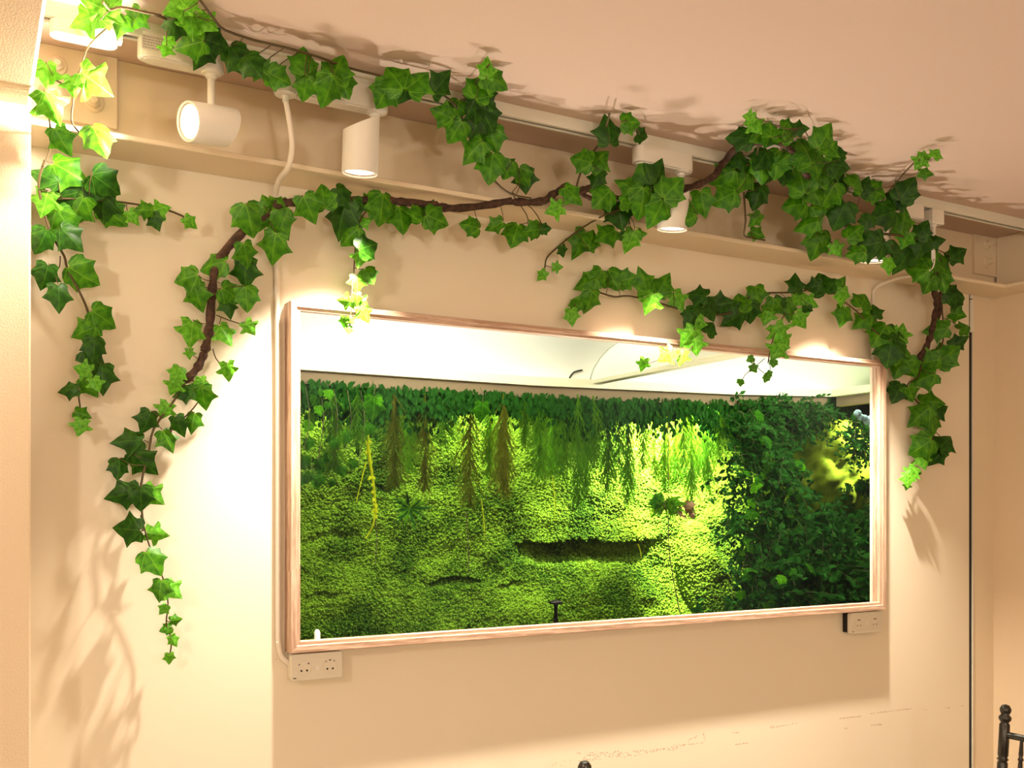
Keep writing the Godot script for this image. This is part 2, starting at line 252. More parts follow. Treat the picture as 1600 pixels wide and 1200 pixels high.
const LEAVES_BRANCH := [[0.593,2.242,0.131,0.083,0.26,-0.97,0.02,-0.17,-0.02,0.99,1],
[0.556,2.103,0.089,0.076,-0.86,-0.18,-0.48,-0.50,0.19,0.84,1],
[0.489,2.062,0.089,0.061,-0.92,-0.29,-0.25,-0.26,0.01,0.96,1],
[0.481,2.041,0.077,0.068,0.29,-0.96,-0.05,-0.31,-0.14,0.94,1],
[0.543,2.035,0.093,0.066,0.90,-0.40,-0.17,0.17,-0.04,0.98,1],
[0.603,2.048,0.089,0.066,0.07,-1.00,0.05,-0.21,0.03,0.98,1],
[0.588,2.145,0.129,0.065,0.32,-0.92,-0.25,0.19,-0.20,0.96,1],
[0.604,2.117,0.081,0.074,-0.00,-1.00,-0.06,-0.47,-0.05,0.88,0],
[0.558,2.017,0.074,0.051,0.28,-0.92,0.28,0.08,0.32,0.95,0],
[0.546,1.952,0.054,0.066,0.49,-0.83,0.26,0.15,0.37,0.92,2],
[0.481,1.956,0.061,0.079,-0.11,-0.94,0.31,0.26,0.28,0.92,2],
[0.605,1.962,0.073,0.044,0.57,-0.81,0.15,-0.38,-0.10,0.92,2],
[0.471,1.885,0.063,0.029,0.03,-1.00,-0.06,-0.46,-0.07,0.89,2],
[0.451,1.838,0.071,0.046,-0.42,-0.81,0.41,0.11,0.40,0.91,2],
[0.441,1.806,0.079,0.046,-0.34,-0.89,-0.30,-0.29,-0.20,0.94,2],
[0.484,1.784,0.062,0.054,-0.93,-0.24,-0.29,-0.36,0.33,0.87,0],
[0.427,1.752,0.047,0.047,-0.38,-0.93,0.04,0.04,0.03,1.00,2],
[0.561,1.856,0.077,0.055,0.22,-0.95,-0.24,0.08,-0.23,0.97,2],
[0.513,1.810,0.065,0.040,-0.91,-0.38,-0.19,-0.24,0.09,0.97,2],
[0.501,1.795,0.069,0.062,0.16,-0.97,-0.16,-0.35,-0.21,0.91,1],
[0.488,1.730,0.052,0.051,-0.25,-0.95,0.20,-0.28,0.27,0.92,1],
[0.441,1.719,0.056,0.054,0.30,-0.95,0.07,-0.49,-0.09,0.87,0],
[0.413,1.685,0.041,0.057,0.36,-0.82,0.43,-0.14,0.41,0.90,1],
[0.384,1.729,0.061,0.058,-0.30,-0.95,0.06,0.16,0.01,0.99,0],
[0.369,1.658,0.052,0.070,-0.98,-0.05,0.18,0.16,0.24,0.96,0],
[0.342,1.629,0.043,0.078,0.69,-0.71,0.13,-0.35,-0.17,0.92,0],
[0.315,1.614,0.040,0.053,-0.05,-0.93,0.36,0.17,0.35,0.92,0],
[0.355,1.536,0.061,0.077,-0.95,-0.28,-0.15,-0.12,-0.11,0.99,0],
[0.357,1.547,0.080,0.063,0.04,-1.00,-0.04,-0.06,-0.04,1.00,0],
[0.370,1.541,0.039,0.064,0.75,-0.62,0.23,-0.20,0.12,0.97,2],
[0.360,1.441,0.079,0.074,-0.88,0.07,-0.47,-0.47,-0.01,0.88,0],
[0.375,1.435,0.039,0.057,0.95,-0.18,0.25,-0.26,-0.03,0.97,2],
[0.372,1.391,0.058,0.071,0.52,-0.82,0.26,0.01,0.31,0.95,1],
[0.407,1.322,0.068,0.053,-0.19,-0.94,0.27,-0.34,0.32,0.88,1],
[0.414,1.311,0.065,0.057,0.72,-0.64,0.25,-0.02,0.34,0.94,2],
[0.423,1.258,0.053,0.029,-0.65,-0.67,0.37,0.13,0.38,0.91,2],
[0.427,1.220,0.062,0.032,1.00,0.07,-0.04,0.03,0.03,1.00,1],
[0.437,1.201,0.037,0.032,-0.96,-0.20,0.20,0.14,0.26,0.96,1],
[0.431,1.183,0.045,0.032,0.33,-0.79,0.52,-0.42,0.37,0.83,2],
[0.427,1.141,0.055,0.030,0.04,-1.00,-0.07,0.01,-0.07,1.00,2],
[0.640,2.240,0.132,0.073,-0.24,-0.94,-0.24,0.01,-0.25,0.97,1],
[0.700,2.245,0.140,0.073,-0.94,-0.31,-0.16,-0.20,0.08,0.98,1],
[0.666,2.233,0.126,0.073,0.43,-0.90,-0.00,-0.42,-0.20,0.89,1],
[0.672,2.184,0.118,0.081,-0.11,-0.96,-0.25,-0.47,-0.17,0.87,1],
[0.649,2.241,0.127,0.033,-0.41,0.91,0.01,-0.17,-0.09,0.98,1],
[0.674,2.243,0.156,0.029,0.21,0.92,-0.33,0.22,0.29,0.93,1],
[0.726,2.271,0.166,0.073,0.47,-0.88,-0.09,-0.26,-0.24,0.94,1],
[0.796,2.255,0.127,0.071,-0.16,0.99,-0.04,-0.44,-0.04,0.90,1],
[0.824,2.317,0.124,0.068,0.74,-0.67,-0.01,0.10,0.10,0.99,0],
[0.855,2.288,0.114,0.096,-0.22,-0.95,-0.21,-0.56,-0.05,0.83,0],
[0.879,2.306,0.109,0.061,0.03,-0.97,0.24,-0.40,0.21,0.89,0],
[0.945,2.267,0.111,0.066,-0.46,0.89,-0.04,0.10,0.09,0.99,1],
[0.956,2.325,0.119,0.089,-0.05,-1.00,0.02,0.16,0.01,0.99,1],
[0.897,2.240,0.091,0.043,0.81,0.41,0.42,-0.52,0.18,0.83,2],
[0.892,2.226,0.115,0.069,-0.67,-0.66,-0.34,-0.43,-0.03,0.90,1],
[0.886,2.164,0.126,0.065,0.90,0.44,-0.03,0.01,0.06,1.00,0],
[0.905,2.176,0.103,0.058,-0.26,-0.97,-0.02,-0.54,0.13,0.83,2],
[0.920,2.130,0.076,0.051,0.30,-0.82,0.49,-0.55,0.27,0.79,1],
[0.898,2.110,0.080,0.047,-0.05,-0.93,0.35,-0.05,0.36,0.93,2],
[0.874,2.029,0.121,0.046,-0.95,0.07,-0.32,-0.33,-0.25,0.91,2],
[0.887,2.058,0.109,0.035,-0.09,-0.97,0.24,-0.39,0.26,0.88,1],
[0.889,2.045,0.095,0.043,0.70,-0.60,0.38,-0.55,-0.11,0.83,2],
[0.894,2.023,0.112,0.054,0.51,-0.85,0.14,0.07,0.21,0.98,2],
[0.854,1.991,0.113,0.031,0.01,-0.95,-0.31,-0.35,-0.30,0.89,2],
[0.865,1.992,0.109,0.025,0.47,-0.82,0.33,-0.14,0.30,0.94,2],
[0.867,1.968,0.106,0.025,-0.16,-0.94,0.29,-0.25,0.32,0.91,2],
[1.009,2.304,0.098,0.079,0.12,-0.96,0.26,-0.10,0.25,0.96,1],
[1.057,2.254,0.147,0.071,-0.08,0.98,-0.18,0.07,0.18,0.98,1],
[1.079,2.279,0.135,0.047,0.21,0.96,0.17,-0.51,-0.04,0.86,0],
[1.061,2.273,0.156,0.075,0.97,-0.23,0.06,-0.08,-0.09,0.99,1],
[1.232,2.263,0.140,0.060,-0.99,0.15,0.02,0.03,0.07,1.00,1],
[1.301,2.290,0.148,0.053,-0.77,-0.52,-0.37,-0.18,-0.37,0.91,1],
[1.336,2.426,0.205,0.065,0.04,-1.00,0.02,-0.58,-0.00,0.82,0],
[1.444,2.384,0.236,0.069,0.71,-0.61,0.36,-0.27,0.23,0.93,1],
[1.450,2.333,0.225,0.057,-0.87,-0.38,-0.31,-0.23,-0.24,0.94,2],
[1.520,2.454,0.265,0.066,-0.82,0.29,-0.50,-0.52,0.03,0.86,1],
[1.529,2.451,0.237,0.079,0.62,0.72,0.30,-0.49,0.05,0.87,1],
[1.563,2.448,0.241,0.058,-0.46,-0.88,-0.06,-0.58,0.25,0.77,0],
[1.533,2.484,0.333,0.080,-0.22,0.95,0.23,-0.17,-0.27,0.95,0],
[1.539,2.533,0.376,0.056,0.89,0.07,0.44,-0.45,0.01,0.89,1],
[1.631,2.536,0.318,0.045,1.00,-0.03,0.01,-0.02,-0.44,0.90,0],
[1.595,2.396,0.246,0.075,-0.70,-0.71,0.02,-0.08,0.11,0.99,1],
[1.681,2.401,0.256,0.072,-0.89,0.45,-0.12,-0.06,0.14,0.99,1],
[1.720,2.399,0.254,0.097,-0.37,0.92,0.12,-0.56,-0.33,0.76,1],
[1.709,2.413,0.287,0.084,0.39,0.85,0.35,-0.05,-0.36,0.93,0],
[1.686,2.410,0.279,0.093,0.03,-0.99,-0.14,-0.19,-0.14,0.97,1],
[1.732,2.375,0.305,0.084,0.51,0.70,0.51,-0.59,-0.15,0.79,1],
[1.741,2.378,0.299,0.093,-0.14,-0.86,-0.49,-0.23,-0.45,0.86,1],
[1.725,2.436,0.268,0.072,0.30,-0.89,0.33,-0.25,0.26,0.93,0],
[1.656,2.400,0.183,0.094,0.12,-0.97,0.21,-0.58,0.10,0.81,0],
[1.622,2.361,0.254,0.050,0.99,0.09,0.06,-0.07,0.04,1.00,1],
[1.696,2.325,0.128,0.083,-0.89,-0.44,0.13,-0.03,0.33,0.94,1],
[1.721,2.325,0.140,0.044,0.48,-0.85,-0.23,-0.06,-0.29,0.95,0],
[1.743,2.325,0.154,0.071,-0.23,-0.93,-0.28,-0.36,-0.18,0.92,2],
[1.760,2.319,0.128,0.040,0.78,0.12,0.62,-0.63,0.14,0.77,2],
[1.858,2.345,0.307,0.077,-0.71,0.39,-0.58,-0.52,0.27,0.81,1],
[1.901,2.437,0.267,0.079,0.17,-0.98,0.08,-0.67,-0.05,0.74,1],
[2.150,2.497,0.256,0.082,-0.25,-0.97,-0.03,-0.40,0.07,0.91,0],
[2.165,2.411,0.242,0.051,-0.54,-0.78,-0.32,-0.23,-0.23,0.95,1],
[2.165,2.370,0.191,0.051,0.72,-0.45,0.53,-0.66,-0.22,0.72,1],
[1.364,2.298,0.123,0.075,-0.40,-0.91,0.14,-0.40,0.31,0.86,1],
[1.417,2.284,0.153,0.054,-0.95,-0.30,-0.06,0.05,-0.36,0.93,1],
[1.410,2.280,0.162,0.033,0.74,0.02,0.67,-0.66,-0.18,0.73,0],
[1.618,2.322,0.086,0.088,-0.29,-0.95,-0.14,-0.03,-0.14,0.99,1],
[1.528,2.266,0.088,0.039,0.49,-0.82,-0.29,-0.01,-0.34,0.94,0],
[1.522,2.211,0.045,0.035,0.79,-0.05,0.61,-0.60,-0.22,0.77,2],
[1.496,2.195,0.052,0.039,-0.51,-0.68,-0.52,-0.63,-0.12,0.77,2],
[1.609,2.265,0.107,0.066,0.40,0.91,0.08,-0.18,-0.01,0.98,1]]
const STEMS_TRACK := [[0.003,0.337,2.535,0.379,0.368,2.535,0.368,0.404,2.535,0.332,0.446,2.528,0.322],
[0.003,0.414,2.535,0.485,0.453,2.535,0.423,0.489,2.535,0.379,0.560,2.535,0.363],
[0.003,0.560,2.535,0.363,0.599,2.535,0.363,0.659,2.535,0.360,0.710,2.535,0.352,0.795,2.535,0.331,0.877,2.535,0.327,0.963,2.524,0.322,1.002,2.528,0.322,1.041,2.524,0.321,1.094,2.514,0.286,1.127,2.463,0.275,1.175,2.408,0.252,1.231,2.362,0.237,1.292,2.346,0.214,1.353,2.345,0.212],
[0.0012,0.594,2.535,0.355,0.585,2.535,0.319,0.572,2.526,0.312],
[0.0012,0.623,2.535,0.354,0.605,2.528,0.312,0.594,2.511,0.312],
[0.0012,0.660,2.535,0.356,0.633,2.521,0.318,0.612,2.499,0.313],
[0.002,1.101,2.531,0.290,1.092,2.535,0.362,1.080,2.535,0.439,1.068,2.535,0.511],
[0.0011,0.437,2.535,0.448,0.418,2.536,0.442,0.401,2.547,0.427],
[0.0011,0.414,2.535,0.485,0.400,2.521,0.478,0.387,2.517,0.462],
[0.0011,0.375,2.535,0.361,0.394,2.536,0.385,0.408,2.550,0.396],
[0.0011,0.460,2.535,0.414,0.443,2.536,0.404,0.428,2.549,0.383],
[0.0011,0.368,2.535,0.368,0.378,2.534,0.379,0.386,2.539,0.383],
[0.0011,0.375,2.535,0.361,0.369,2.504,0.364,0.370,2.485,0.356],
[0.0011,0.389,2.535,0.346,0.386,2.513,0.343,0.378,2.500,0.330],
[0.0011,0.438,2.529,0.324,0.443,2.514,0.349,0.448,2.509,0.363],
[0.0011,0.438,2.529,0.324,0.454,2.529,0.329,0.467,2.535,0.327],
[0.0011,0.438,2.529,0.324,0.445,2.525,0.331,0.450,2.526,0.334],
[0.0011,0.531,2.535,0.369,0.523,2.528,0.348,0.513,2.535,0.314],
[0.0011,0.575,2.528,0.313,0.558,2.514,0.327,0.541,2.511,0.331],
[0.0011,0.575,2.528,0.313,0.567,2.510,0.328,0.557,2.501,0.334],
[0.0011,0.617,2.504,0.314,0.602,2.489,0.329,0.592,2.483,0.335],
[0.0011,0.679,2.535,0.356,0.674,2.506,0.357,0.676,2.488,0.346],
[0.0011,0.689,2.535,0.355,0.683,2.508,0.354,0.684,2.492,0.342],
[0.0011,0.744,2.535,0.344,0.737,2.505,0.349,0.739,2.486,0.342],
[0.0011,0.761,2.535,0.339,0.760,2.527,0.338,0.756,2.522,0.333],
[0.0011,0.727,2.535,0.348,0.737,2.512,0.360,0.739,2.499,0.362],
[0.0011,0.912,2.530,0.325,0.910,2.505,0.354,0.912,2.494,0.369],
[0.0011,0.929,2.528,0.324,0.921,2.504,0.351,0.921,2.493,0.366],
[0.0011,0.929,2.528,0.324,0.932,2.526,0.342,0.938,2.531,0.352],
[0.0011,0.894,2.533,0.326,0.893,2.523,0.337,0.889,2.518,0.343],
[0.0011,0.986,2.526,0.322,0.987,2.511,0.344,0.990,2.505,0.357],
[0.0011,1.085,2.535,0.408,1.089,2.510,0.410,1.084,2.495,0.401],
[0.0011,1.080,2.535,0.439,1.085,2.540,0.439,1.089,2.549,0.434],
[0.0011,1.073,2.535,0.482,1.070,2.519,0.489,1.072,2.509,0.489],
[0.0011,1.094,2.534,0.348,1.113,2.537,0.353,1.129,2.550,0.350],
[0.0011,1.096,2.533,0.333,1.107,2.538,0.341,1.120,2.550,0.342],
[0.0011,1.073,2.518,0.300,1.067,2.490,0.313,1.070,2.473,0.315],
[0.0011,1.107,2.494,0.282,1.097,2.479,0.302,1.094,2.475,0.314],
[0.0011,1.096,2.533,0.333,1.111,2.532,0.334,1.122,2.537,0.329],
[0.0011,1.099,2.532,0.304,1.122,2.521,0.314,1.144,2.522,0.313],
[0.0011,1.113,2.483,0.279,1.131,2.489,0.298,1.153,2.507,0.304],
[0.0011,1.136,2.452,0.270,1.155,2.461,0.288,1.185,2.486,0.290],
[0.0011,1.146,2.441,0.266,1.151,2.437,0.286,1.160,2.441,0.298],
[0.0011,1.175,2.408,0.252,1.186,2.412,0.269,1.200,2.425,0.277],
[0.0011,1.209,2.380,0.243,1.219,2.394,0.244,1.240,2.420,0.233],
[0.0011,1.099,2.532,0.304,1.114,2.527,0.313,1.132,2.532,0.314],
[0.0011,1.305,2.346,0.213,1.310,2.373,0.226,1.310,2.419,0.220],
[0.0011,1.220,2.371,0.240,1.246,2.385,0.262,1.263,2.415,0.267]]
const LEAVES_TRACK := [[0.401,2.547,0.427,0.058,-0.86,-0.44,-0.24,-0.00,-0.47,0.88,2],
[0.387,2.517,0.462,0.049,0.54,0.84,0.01,-0.29,0.18,0.94,2],
[0.408,2.550,0.396,0.062,0.22,-0.96,0.18,0.18,0.22,0.96,2],
[0.428,2.549,0.383,0.057,0.68,-0.55,0.48,-0.50,0.13,0.86,2],
[0.386,2.539,0.383,0.056,-0.11,-0.89,-0.44,-0.15,-0.43,0.89,0],
[0.370,2.485,0.356,0.028,0.43,0.86,0.26,-0.44,-0.05,0.90,2],
[0.378,2.500,0.330,0.035,-0.35,-0.93,0.15,-0.10,0.20,0.97,2],
[0.448,2.509,0.363,0.070,-0.87,-0.27,-0.42,-0.32,-0.36,0.88,1],
[0.467,2.535,0.327,0.072,-0.31,-0.94,-0.14,0.20,-0.21,0.96,0],
[0.450,2.526,0.334,0.065,0.99,-0.04,-0.11,0.09,-0.36,0.93,0],
[0.427,2.540,0.328,0.049,0.79,-0.59,0.16,-0.35,-0.22,0.91,1],
[0.513,2.535,0.314,0.073,0.54,-0.82,0.21,-0.33,0.02,0.94,0],
[0.541,2.511,0.331,0.059,0.49,-0.77,0.41,-0.53,0.11,0.84,0],
[0.557,2.501,0.334,0.056,0.79,-0.60,0.14,-0.32,-0.19,0.93,1],
[0.592,2.483,0.335,0.060,0.94,-0.34,0.05,-0.21,-0.44,0.87,1],
[0.676,2.488,0.346,0.068,0.00,0.98,0.20,0.04,-0.20,0.98,1],
[0.684,2.492,0.342,0.061,-0.07,-0.90,-0.44,-0.24,-0.41,0.88,1],
[0.739,2.486,0.342,0.079,0.31,0.94,0.15,-0.49,0.03,0.87,1],
[0.756,2.522,0.333,0.069,0.34,-0.88,0.34,-0.34,0.22,0.91,1],
[0.739,2.499,0.362,0.079,-0.17,-0.93,-0.32,0.04,-0.33,0.94,1],
[0.912,2.494,0.369,0.081,-0.48,0.81,-0.32,-0.47,0.07,0.88,1],
[0.921,2.493,0.366,0.081,0.54,0.82,0.19,-0.53,0.15,0.84,1],
[0.938,2.531,0.352,0.064,-0.32,-0.89,-0.33,0.09,-0.37,0.92,0],
[0.889,2.518,0.343,0.071,-0.37,-0.79,-0.49,-0.43,-0.32,0.85,1],
[0.990,2.505,0.357,0.075,0.58,0.73,0.37,-0.05,-0.42,0.90,0],
[1.084,2.495,0.401,0.072,0.38,0.91,0.17,-0.26,-0.08,0.96,1],
[1.089,2.549,0.434,0.071,0.79,-0.44,0.42,-0.43,0.09,0.90,1],
[1.072,2.509,0.489,0.052,0.02,0.97,0.23,-0.11,-0.22,0.97,2],
[1.129,2.550,0.350,0.067,-0.45,-0.86,-0.25,-0.45,-0.02,0.89,0],
[1.120,2.550,0.342,0.067,0.60,-0.80,0.05,-0.60,-0.40,0.69,0],
[1.070,2.473,0.315,0.063,-0.98,0.15,0.11,0.04,-0.42,0.91,1],
[1.091,2.532,0.300,0.056,0.05,-0.91,-0.41,-0.39,-0.39,0.83,1],
[1.094,2.475,0.314,0.067,-0.40,-0.83,-0.39,-0.22,-0.33,0.92,1],
[1.122,2.537,0.329,0.075,0.17,-0.93,-0.33,-0.49,-0.37,0.79,0],
[1.144,2.522,0.313,0.076,0.56,-0.83,-0.03,-0.42,-0.31,0.85,0],
[1.153,2.507,0.304,0.068,-0.34,-0.92,-0.21,-0.19,-0.15,0.97,0],
[1.185,2.486,0.290,0.069,0.22,-0.97,0.08,-0.62,-0.07,0.78,1],
[1.160,2.441,0.298,0.076,-0.56,-0.70,-0.44,-0.58,-0.05,0.81,1],
[1.200,2.425,0.277,0.085,-0.11,-0.99,-0.01,-0.31,0.02,0.95,1],
[1.240,2.420,0.233,0.063,0.63,-0.51,0.58,-0.58,0.17,0.79,0],
[1.132,2.532,0.314,0.057,0.95,-0.29,0.06,-0.11,-0.16,0.98,1],
[1.310,2.419,0.220,0.058,0.58,-0.81,-0.02,-0.50,-0.38,0.77,1],
[1.263,2.415,0.267,0.053,-0.27,-0.91,-0.31,-0.17,-0.27,0.95,1]]
const STEMS_RIGHT := [[0.009,1.953,2.535,0.457,2.043,2.535,0.465,2.200,2.535,0.370,2.347,2.492,0.293,2.458,2.433,0.268,2.526,2.388,0.299],
[0.004,2.527,2.394,0.298,2.620,2.395,0.302,2.714,2.404,0.294,2.847,2.413,0.262,2.999,2.407,0.227],
[0.003,2.999,2.407,0.227,3.074,2.384,0.189,3.131,2.329,0.152,3.179,2.277,0.108],
[0.0025,2.636,2.489,0.294,2.647,2.535,0.323,2.501,2.535,0.536,2.504,2.535,0.585],
[0.0015,1.991,2.535,0.572,2.013,2.535,0.571,2.102,2.535,0.511],
[0.002,2.421,2.417,0.228,2.461,2.403,0.203,2.513,2.372,0.203],
[0.002,3.014,2.409,0.223,3.089,2.404,0.211,3.123,2.411,0.212],
[0.002,2.490,2.388,0.279,2.503,2.342,0.306],
[0.011,3.083,2.294,0.152,3.128,2.274,0.127,3.203,2.244,0.072,3.181,2.175,0.071,3.186,2.130,0.054,3.152,2.079,0.052,3.103,2.028,0.052],
[0.003,3.068,2.345,0.180,3.136,2.284,0.141,3.235,2.229,0.072,3.259,2.136,0.057,3.233,2.092,0.052,3.152,2.049,0.052,3.125,1.987,0.052,3.073,1.949,0.044,3.129,1.892,0.042,3.196,1.871,0.039],
[0.005,3.125,2.283,0.143,3.221,2.227,0.072,3.194,2.165,0.069],
[0.0015,3.216,2.273,0.086,3.279,2.274,0.080,3.322,2.251,0.062],
[0.0015,3.244,2.211,0.072,3.305,2.206,0.061,3.363,2.194,0.053],
[0.0015,3.268,2.148,0.061,3.318,2.140,0.058,3.399,2.160,0.054],
[0.0025,3.084,1.932,0.042,3.138,1.886,0.042,3.198,1.847,0.037,3.234,1.788,0.037,3.198,1.719,0.037,3.110,1.663,0.036,3.083,1.620,0.036,3.083,1.572,0.036],
[0.0015,3.234,1.788,0.037,3.271,1.758,0.037,3.262,1.709,0.037],
[0.003,1.979,2.535,0.429,2.062,2.535,0.326,2.053,2.528,0.281],
[0.0011,2.055,2.529,0.290,2.039,2.472,0.309,2.008,2.438,0.304],
[0.0011,2.055,2.529,0.290,2.038,2.513,0.296,2.017,2.508,0.292],
[0.0011,2.056,2.531,0.299,2.067,2.527,0.301,2.077,2.529,0.298],
[0.0011,2.045,2.535,0.347,2.024,2.535,0.337,1.998,2.549,0.314],
[0.0011,1.953,2.535,0.457,1.940,2.530,0.462,1.930,2.531,0.461],
[0.0011,1.953,2.535,0.457,1.895,2.528,0.506,1.856,2.550,0.527],
[0.0011,1.991,2.535,0.572,1.917,2.515,0.593,1.831,2.533,0.576],
[0.0011,1.971,2.535,0.459,1.964,2.537,0.483,1.959,2.549,0.497],
[0.0011,2.045,2.535,0.347,2.059,2.538,0.366,2.066,2.550,0.377],
[0.0011,2.045,2.535,0.347,2.057,2.534,0.352,2.066,2.538,0.352],
[0.0011,1.991,2.535,0.572,1.945,2.508,0.570,1.913,2.502,0.547],
[0.0011,1.989,2.535,0.460,1.980,2.537,0.489,1.981,2.550,0.507],
[0.0011,1.991,2.535,0.572,1.979,2.510,0.563,1.957,2.499,0.540],
[0.0011,1.991,2.535,0.572,1.969,2.527,0.570,1.949,2.529,0.556],
[0.0011,1.991,2.535,0.572,1.986,2.532,0.569,1.978,2.534,0.561],
[0.0011,2.066,2.535,0.535,2.076,2.510,0.551,2.081,2.497,0.556],
[0.0011,2.106,2.535,0.427,2.098,2.538,0.416,2.095,2.550,0.397],
[0.0011,2.106,2.535,0.427,2.120,2.537,0.443,2.139,2.550,0.449],
[0.0011,2.168,2.535,0.389,2.145,2.535,0.372,2.133,2.550,0.339],
[0.0011,2.168,2.535,0.389,2.163,2.526,0.371,2.159,2.529,0.342],
[0.0011,2.137,2.535,0.408,2.149,2.509,0.439,2.168,2.499,0.453],
[0.0011,2.168,2.535,0.389,2.180,2.537,0.412,2.195,2.550,0.424],
[0.0011,2.084,2.535,0.523,2.120,2.513,0.523,2.160,2.511,0.502],
[0.0011,2.168,2.535,0.389,2.188,2.507,0.456,2.223,2.509,0.495],
[0.0011,2.259,2.518,0.339,2.276,2.518,0.380,2.282,2.535,0.404],
[0.0011,2.288,2.509,0.324,2.291,2.518,0.322,2.298,2.533,0.314],
[0.0011,2.288,2.509,0.324,2.277,2.481,0.329,2.270,2.464,0.322],
[0.0011,2.391,2.469,0.283,2.414,2.496,0.312,2.453,2.550,0.315],
[0.0011,2.391,2.469,0.283,2.406,2.473,0.335,2.433,2.501,0.364],
[0.0011,2.485,2.415,0.280,2.506,2.446,0.304,2.531,2.502,0.304],
[0.0011,2.618,2.535,0.366,2.583,2.524,0.348,2.560,2.531,0.311],
[0.0011,2.317,2.501,0.308,2.311,2.504,0.307,2.305,2.511,0.302],
[0.0011,2.347,2.492,0.293,2.364,2.494,0.327,2.374,2.512,0.347],
[0.0011,2.347,2.492,0.293,2.334,2.468,0.291,2.324,2.455,0.279],
[0.0011,2.436,2.445,0.273,2.443,2.451,0.303,2.447,2.470,0.320],
[0.0011,2.369,2.480,0.288,2.373,2.485,0.291,2.376,2.492,0.292],
[0.0011,2.391,2.469,0.283,2.375,2.426,0.298,2.359,2.402,0.295],
[0.0011,2.369,2.480,0.288,2.361,2.461,0.286,2.347,2.451,0.275],
[0.0011,2.498,2.360,0.295,2.485,2.356,0.301,2.473,2.359,0.301],
[0.0011,2.445,2.409,0.213,2.447,2.405,0.219,2.450,2.404,0.222],
[0.0011,2.437,2.412,0.218,2.433,2.396,0.218,2.430,2.386,0.212],
[0.0011,2.492,2.384,0.203,2.488,2.370,0.221,2.486,2.364,0.231],
[0.0011,2.618,2.535,0.366,2.637,2.506,0.371,2.647,2.489,0.363],
[0.0011,2.647,2.535,0.323,2.662,2.523,0.348,2.684,2.525,0.360],
[0.0011,2.638,2.498,0.300,2.644,2.474,0.329,2.656,2.464,0.344],
[0.0011,2.546,2.394,0.299,2.542,2.407,0.327,2.538,2.436,0.341],
[0.0011,2.821,2.411,0.268,2.827,2.407,0.276,2.836,2.408,0.280],
[0.0011,2.601,2.394,0.301,2.604,2.371,0.322,2.608,2.360,0.331],
[0.0011,2.501,2.351,0.301,2.515,2.325,0.327,2.522,2.313,0.340],
[0.0011,2.676,2.400,0.297,2.684,2.362,0.306,2.684,2.339,0.300],
[0.0011,2.767,2.407,0.281,2.767,2.411,0.294,2.768,2.420,0.301],
[0.0011,2.620,2.395,0.302,2.623,2.377,0.317,2.631,2.369,0.324],
[0.0011,2.847,2.413,0.262,2.848,2.406,0.259,2.848,2.402,0.252],
[0.0011,2.638,2.396,0.300,2.649,2.347,0.316,2.653,2.318,0.313],
[0.0011,2.847,2.413,0.262,2.852,2.414,0.279,2.859,2.424,0.288],
[0.0011,2.938,2.409,0.241,2.936,2.411,0.238,2.935,2.417,0.233],
[0.0011,2.999,2.407,0.227,2.998,2.402,0.222,2.995,2.402,0.213],
[0.0011,3.089,2.404,0.211,3.087,2.395,0.216,3.086,2.389,0.216],
[0.0011,2.969,2.408,0.234,2.962,2.356,0.247,2.952,2.325,0.240],
[0.0011,3.059,2.389,0.196,3.055,2.381,0.192,3.051,2.378,0.184],
[0.0011,3.097,2.362,0.174,3.092,2.355,0.178,3.085,2.351,0.178],
[0.0011,3.068,2.345,0.180,3.060,2.337,0.181,3.052,2.333,0.177],
[0.0011,3.068,2.345,0.180,3.032,2.340,0.181,2.998,2.351,0.165],
[0.0011,2.503,2.535,0.575,2.504,2.541,0.576,2.503,2.550,0.573],
[0.0011,2.503,2.535,0.575,2.494,2.530,0.577,2.482,2.530,0.574],
[0.0011,2.503,2.535,0.575,2.486,2.520,0.608,2.474,2.519,0.627],
[0.0011,2.559,2.535,0.451,2.575,2.531,0.473,2.586,2.538,0.485],
[0.0011,3.279,2.274,0.080,3.284,2.281,0.096,3.285,2.296,0.105],
[0.0011,3.314,2.255,0.065,3.316,2.248,0.058,3.316,2.246,0.044],
[0.0011,3.351,2.197,0.054,3.348,2.186,0.060,3.346,2.179,0.060],
[0.0011,3.199,2.177,0.069,3.204,2.165,0.099,3.218,2.165,0.116],
[0.0011,3.308,2.142,0.059,3.307,2.122,0.061,3.300,2.110,0.056],
[0.0011,3.217,2.083,0.052,3.233,2.058,0.053,3.240,2.045,0.042],
[0.0011,3.184,2.066,0.052,3.185,2.051,0.082,3.192,2.049,0.100],
[0.0011,3.113,2.038,0.052,3.064,2.035,0.069,3.029,2.052,0.066],
[0.0011,3.113,2.038,0.052,3.072,2.026,0.076,3.022,2.037,0.077],
[0.0011,3.136,2.012,0.052,3.159,1.997,0.079,3.177,1.997,0.091],
[0.0011,3.073,1.949,0.044,3.051,1.947,0.052,3.034,1.955,0.051],
[0.0011,3.073,1.949,0.044,3.056,1.937,0.068,3.033,1.939,0.079],
[0.0011,3.156,1.884,0.041,3.160,1.887,0.035,3.165,1.895,0.024],
[0.0011,3.205,1.835,0.037,3.213,1.838,0.034,3.225,1.847,0.024],
[0.0011,3.150,1.879,0.041,3.149,1.869,0.070,3.150,1.872,0.087],
[0.0011,3.186,1.855,0.038,3.186,1.852,0.047,3.188,1.853,0.053],
[0.0011,3.198,1.719,0.037,3.212,1.712,0.058,3.218,1.714,0.070],
[0.0011,3.180,1.708,0.037,3.167,1.719,0.072,3.156,1.748,0.091],
[0.0011,3.145,1.685,0.036,3.139,1.688,0.045,3.138,1.695,0.050],
[0.0011,3.264,1.719,0.037,3.258,1.713,0.052,3.258,1.714,0.062],
[0.0011,3.099,1.646,0.036,3.100,1.641,0.053,3.098,1.644,0.063],
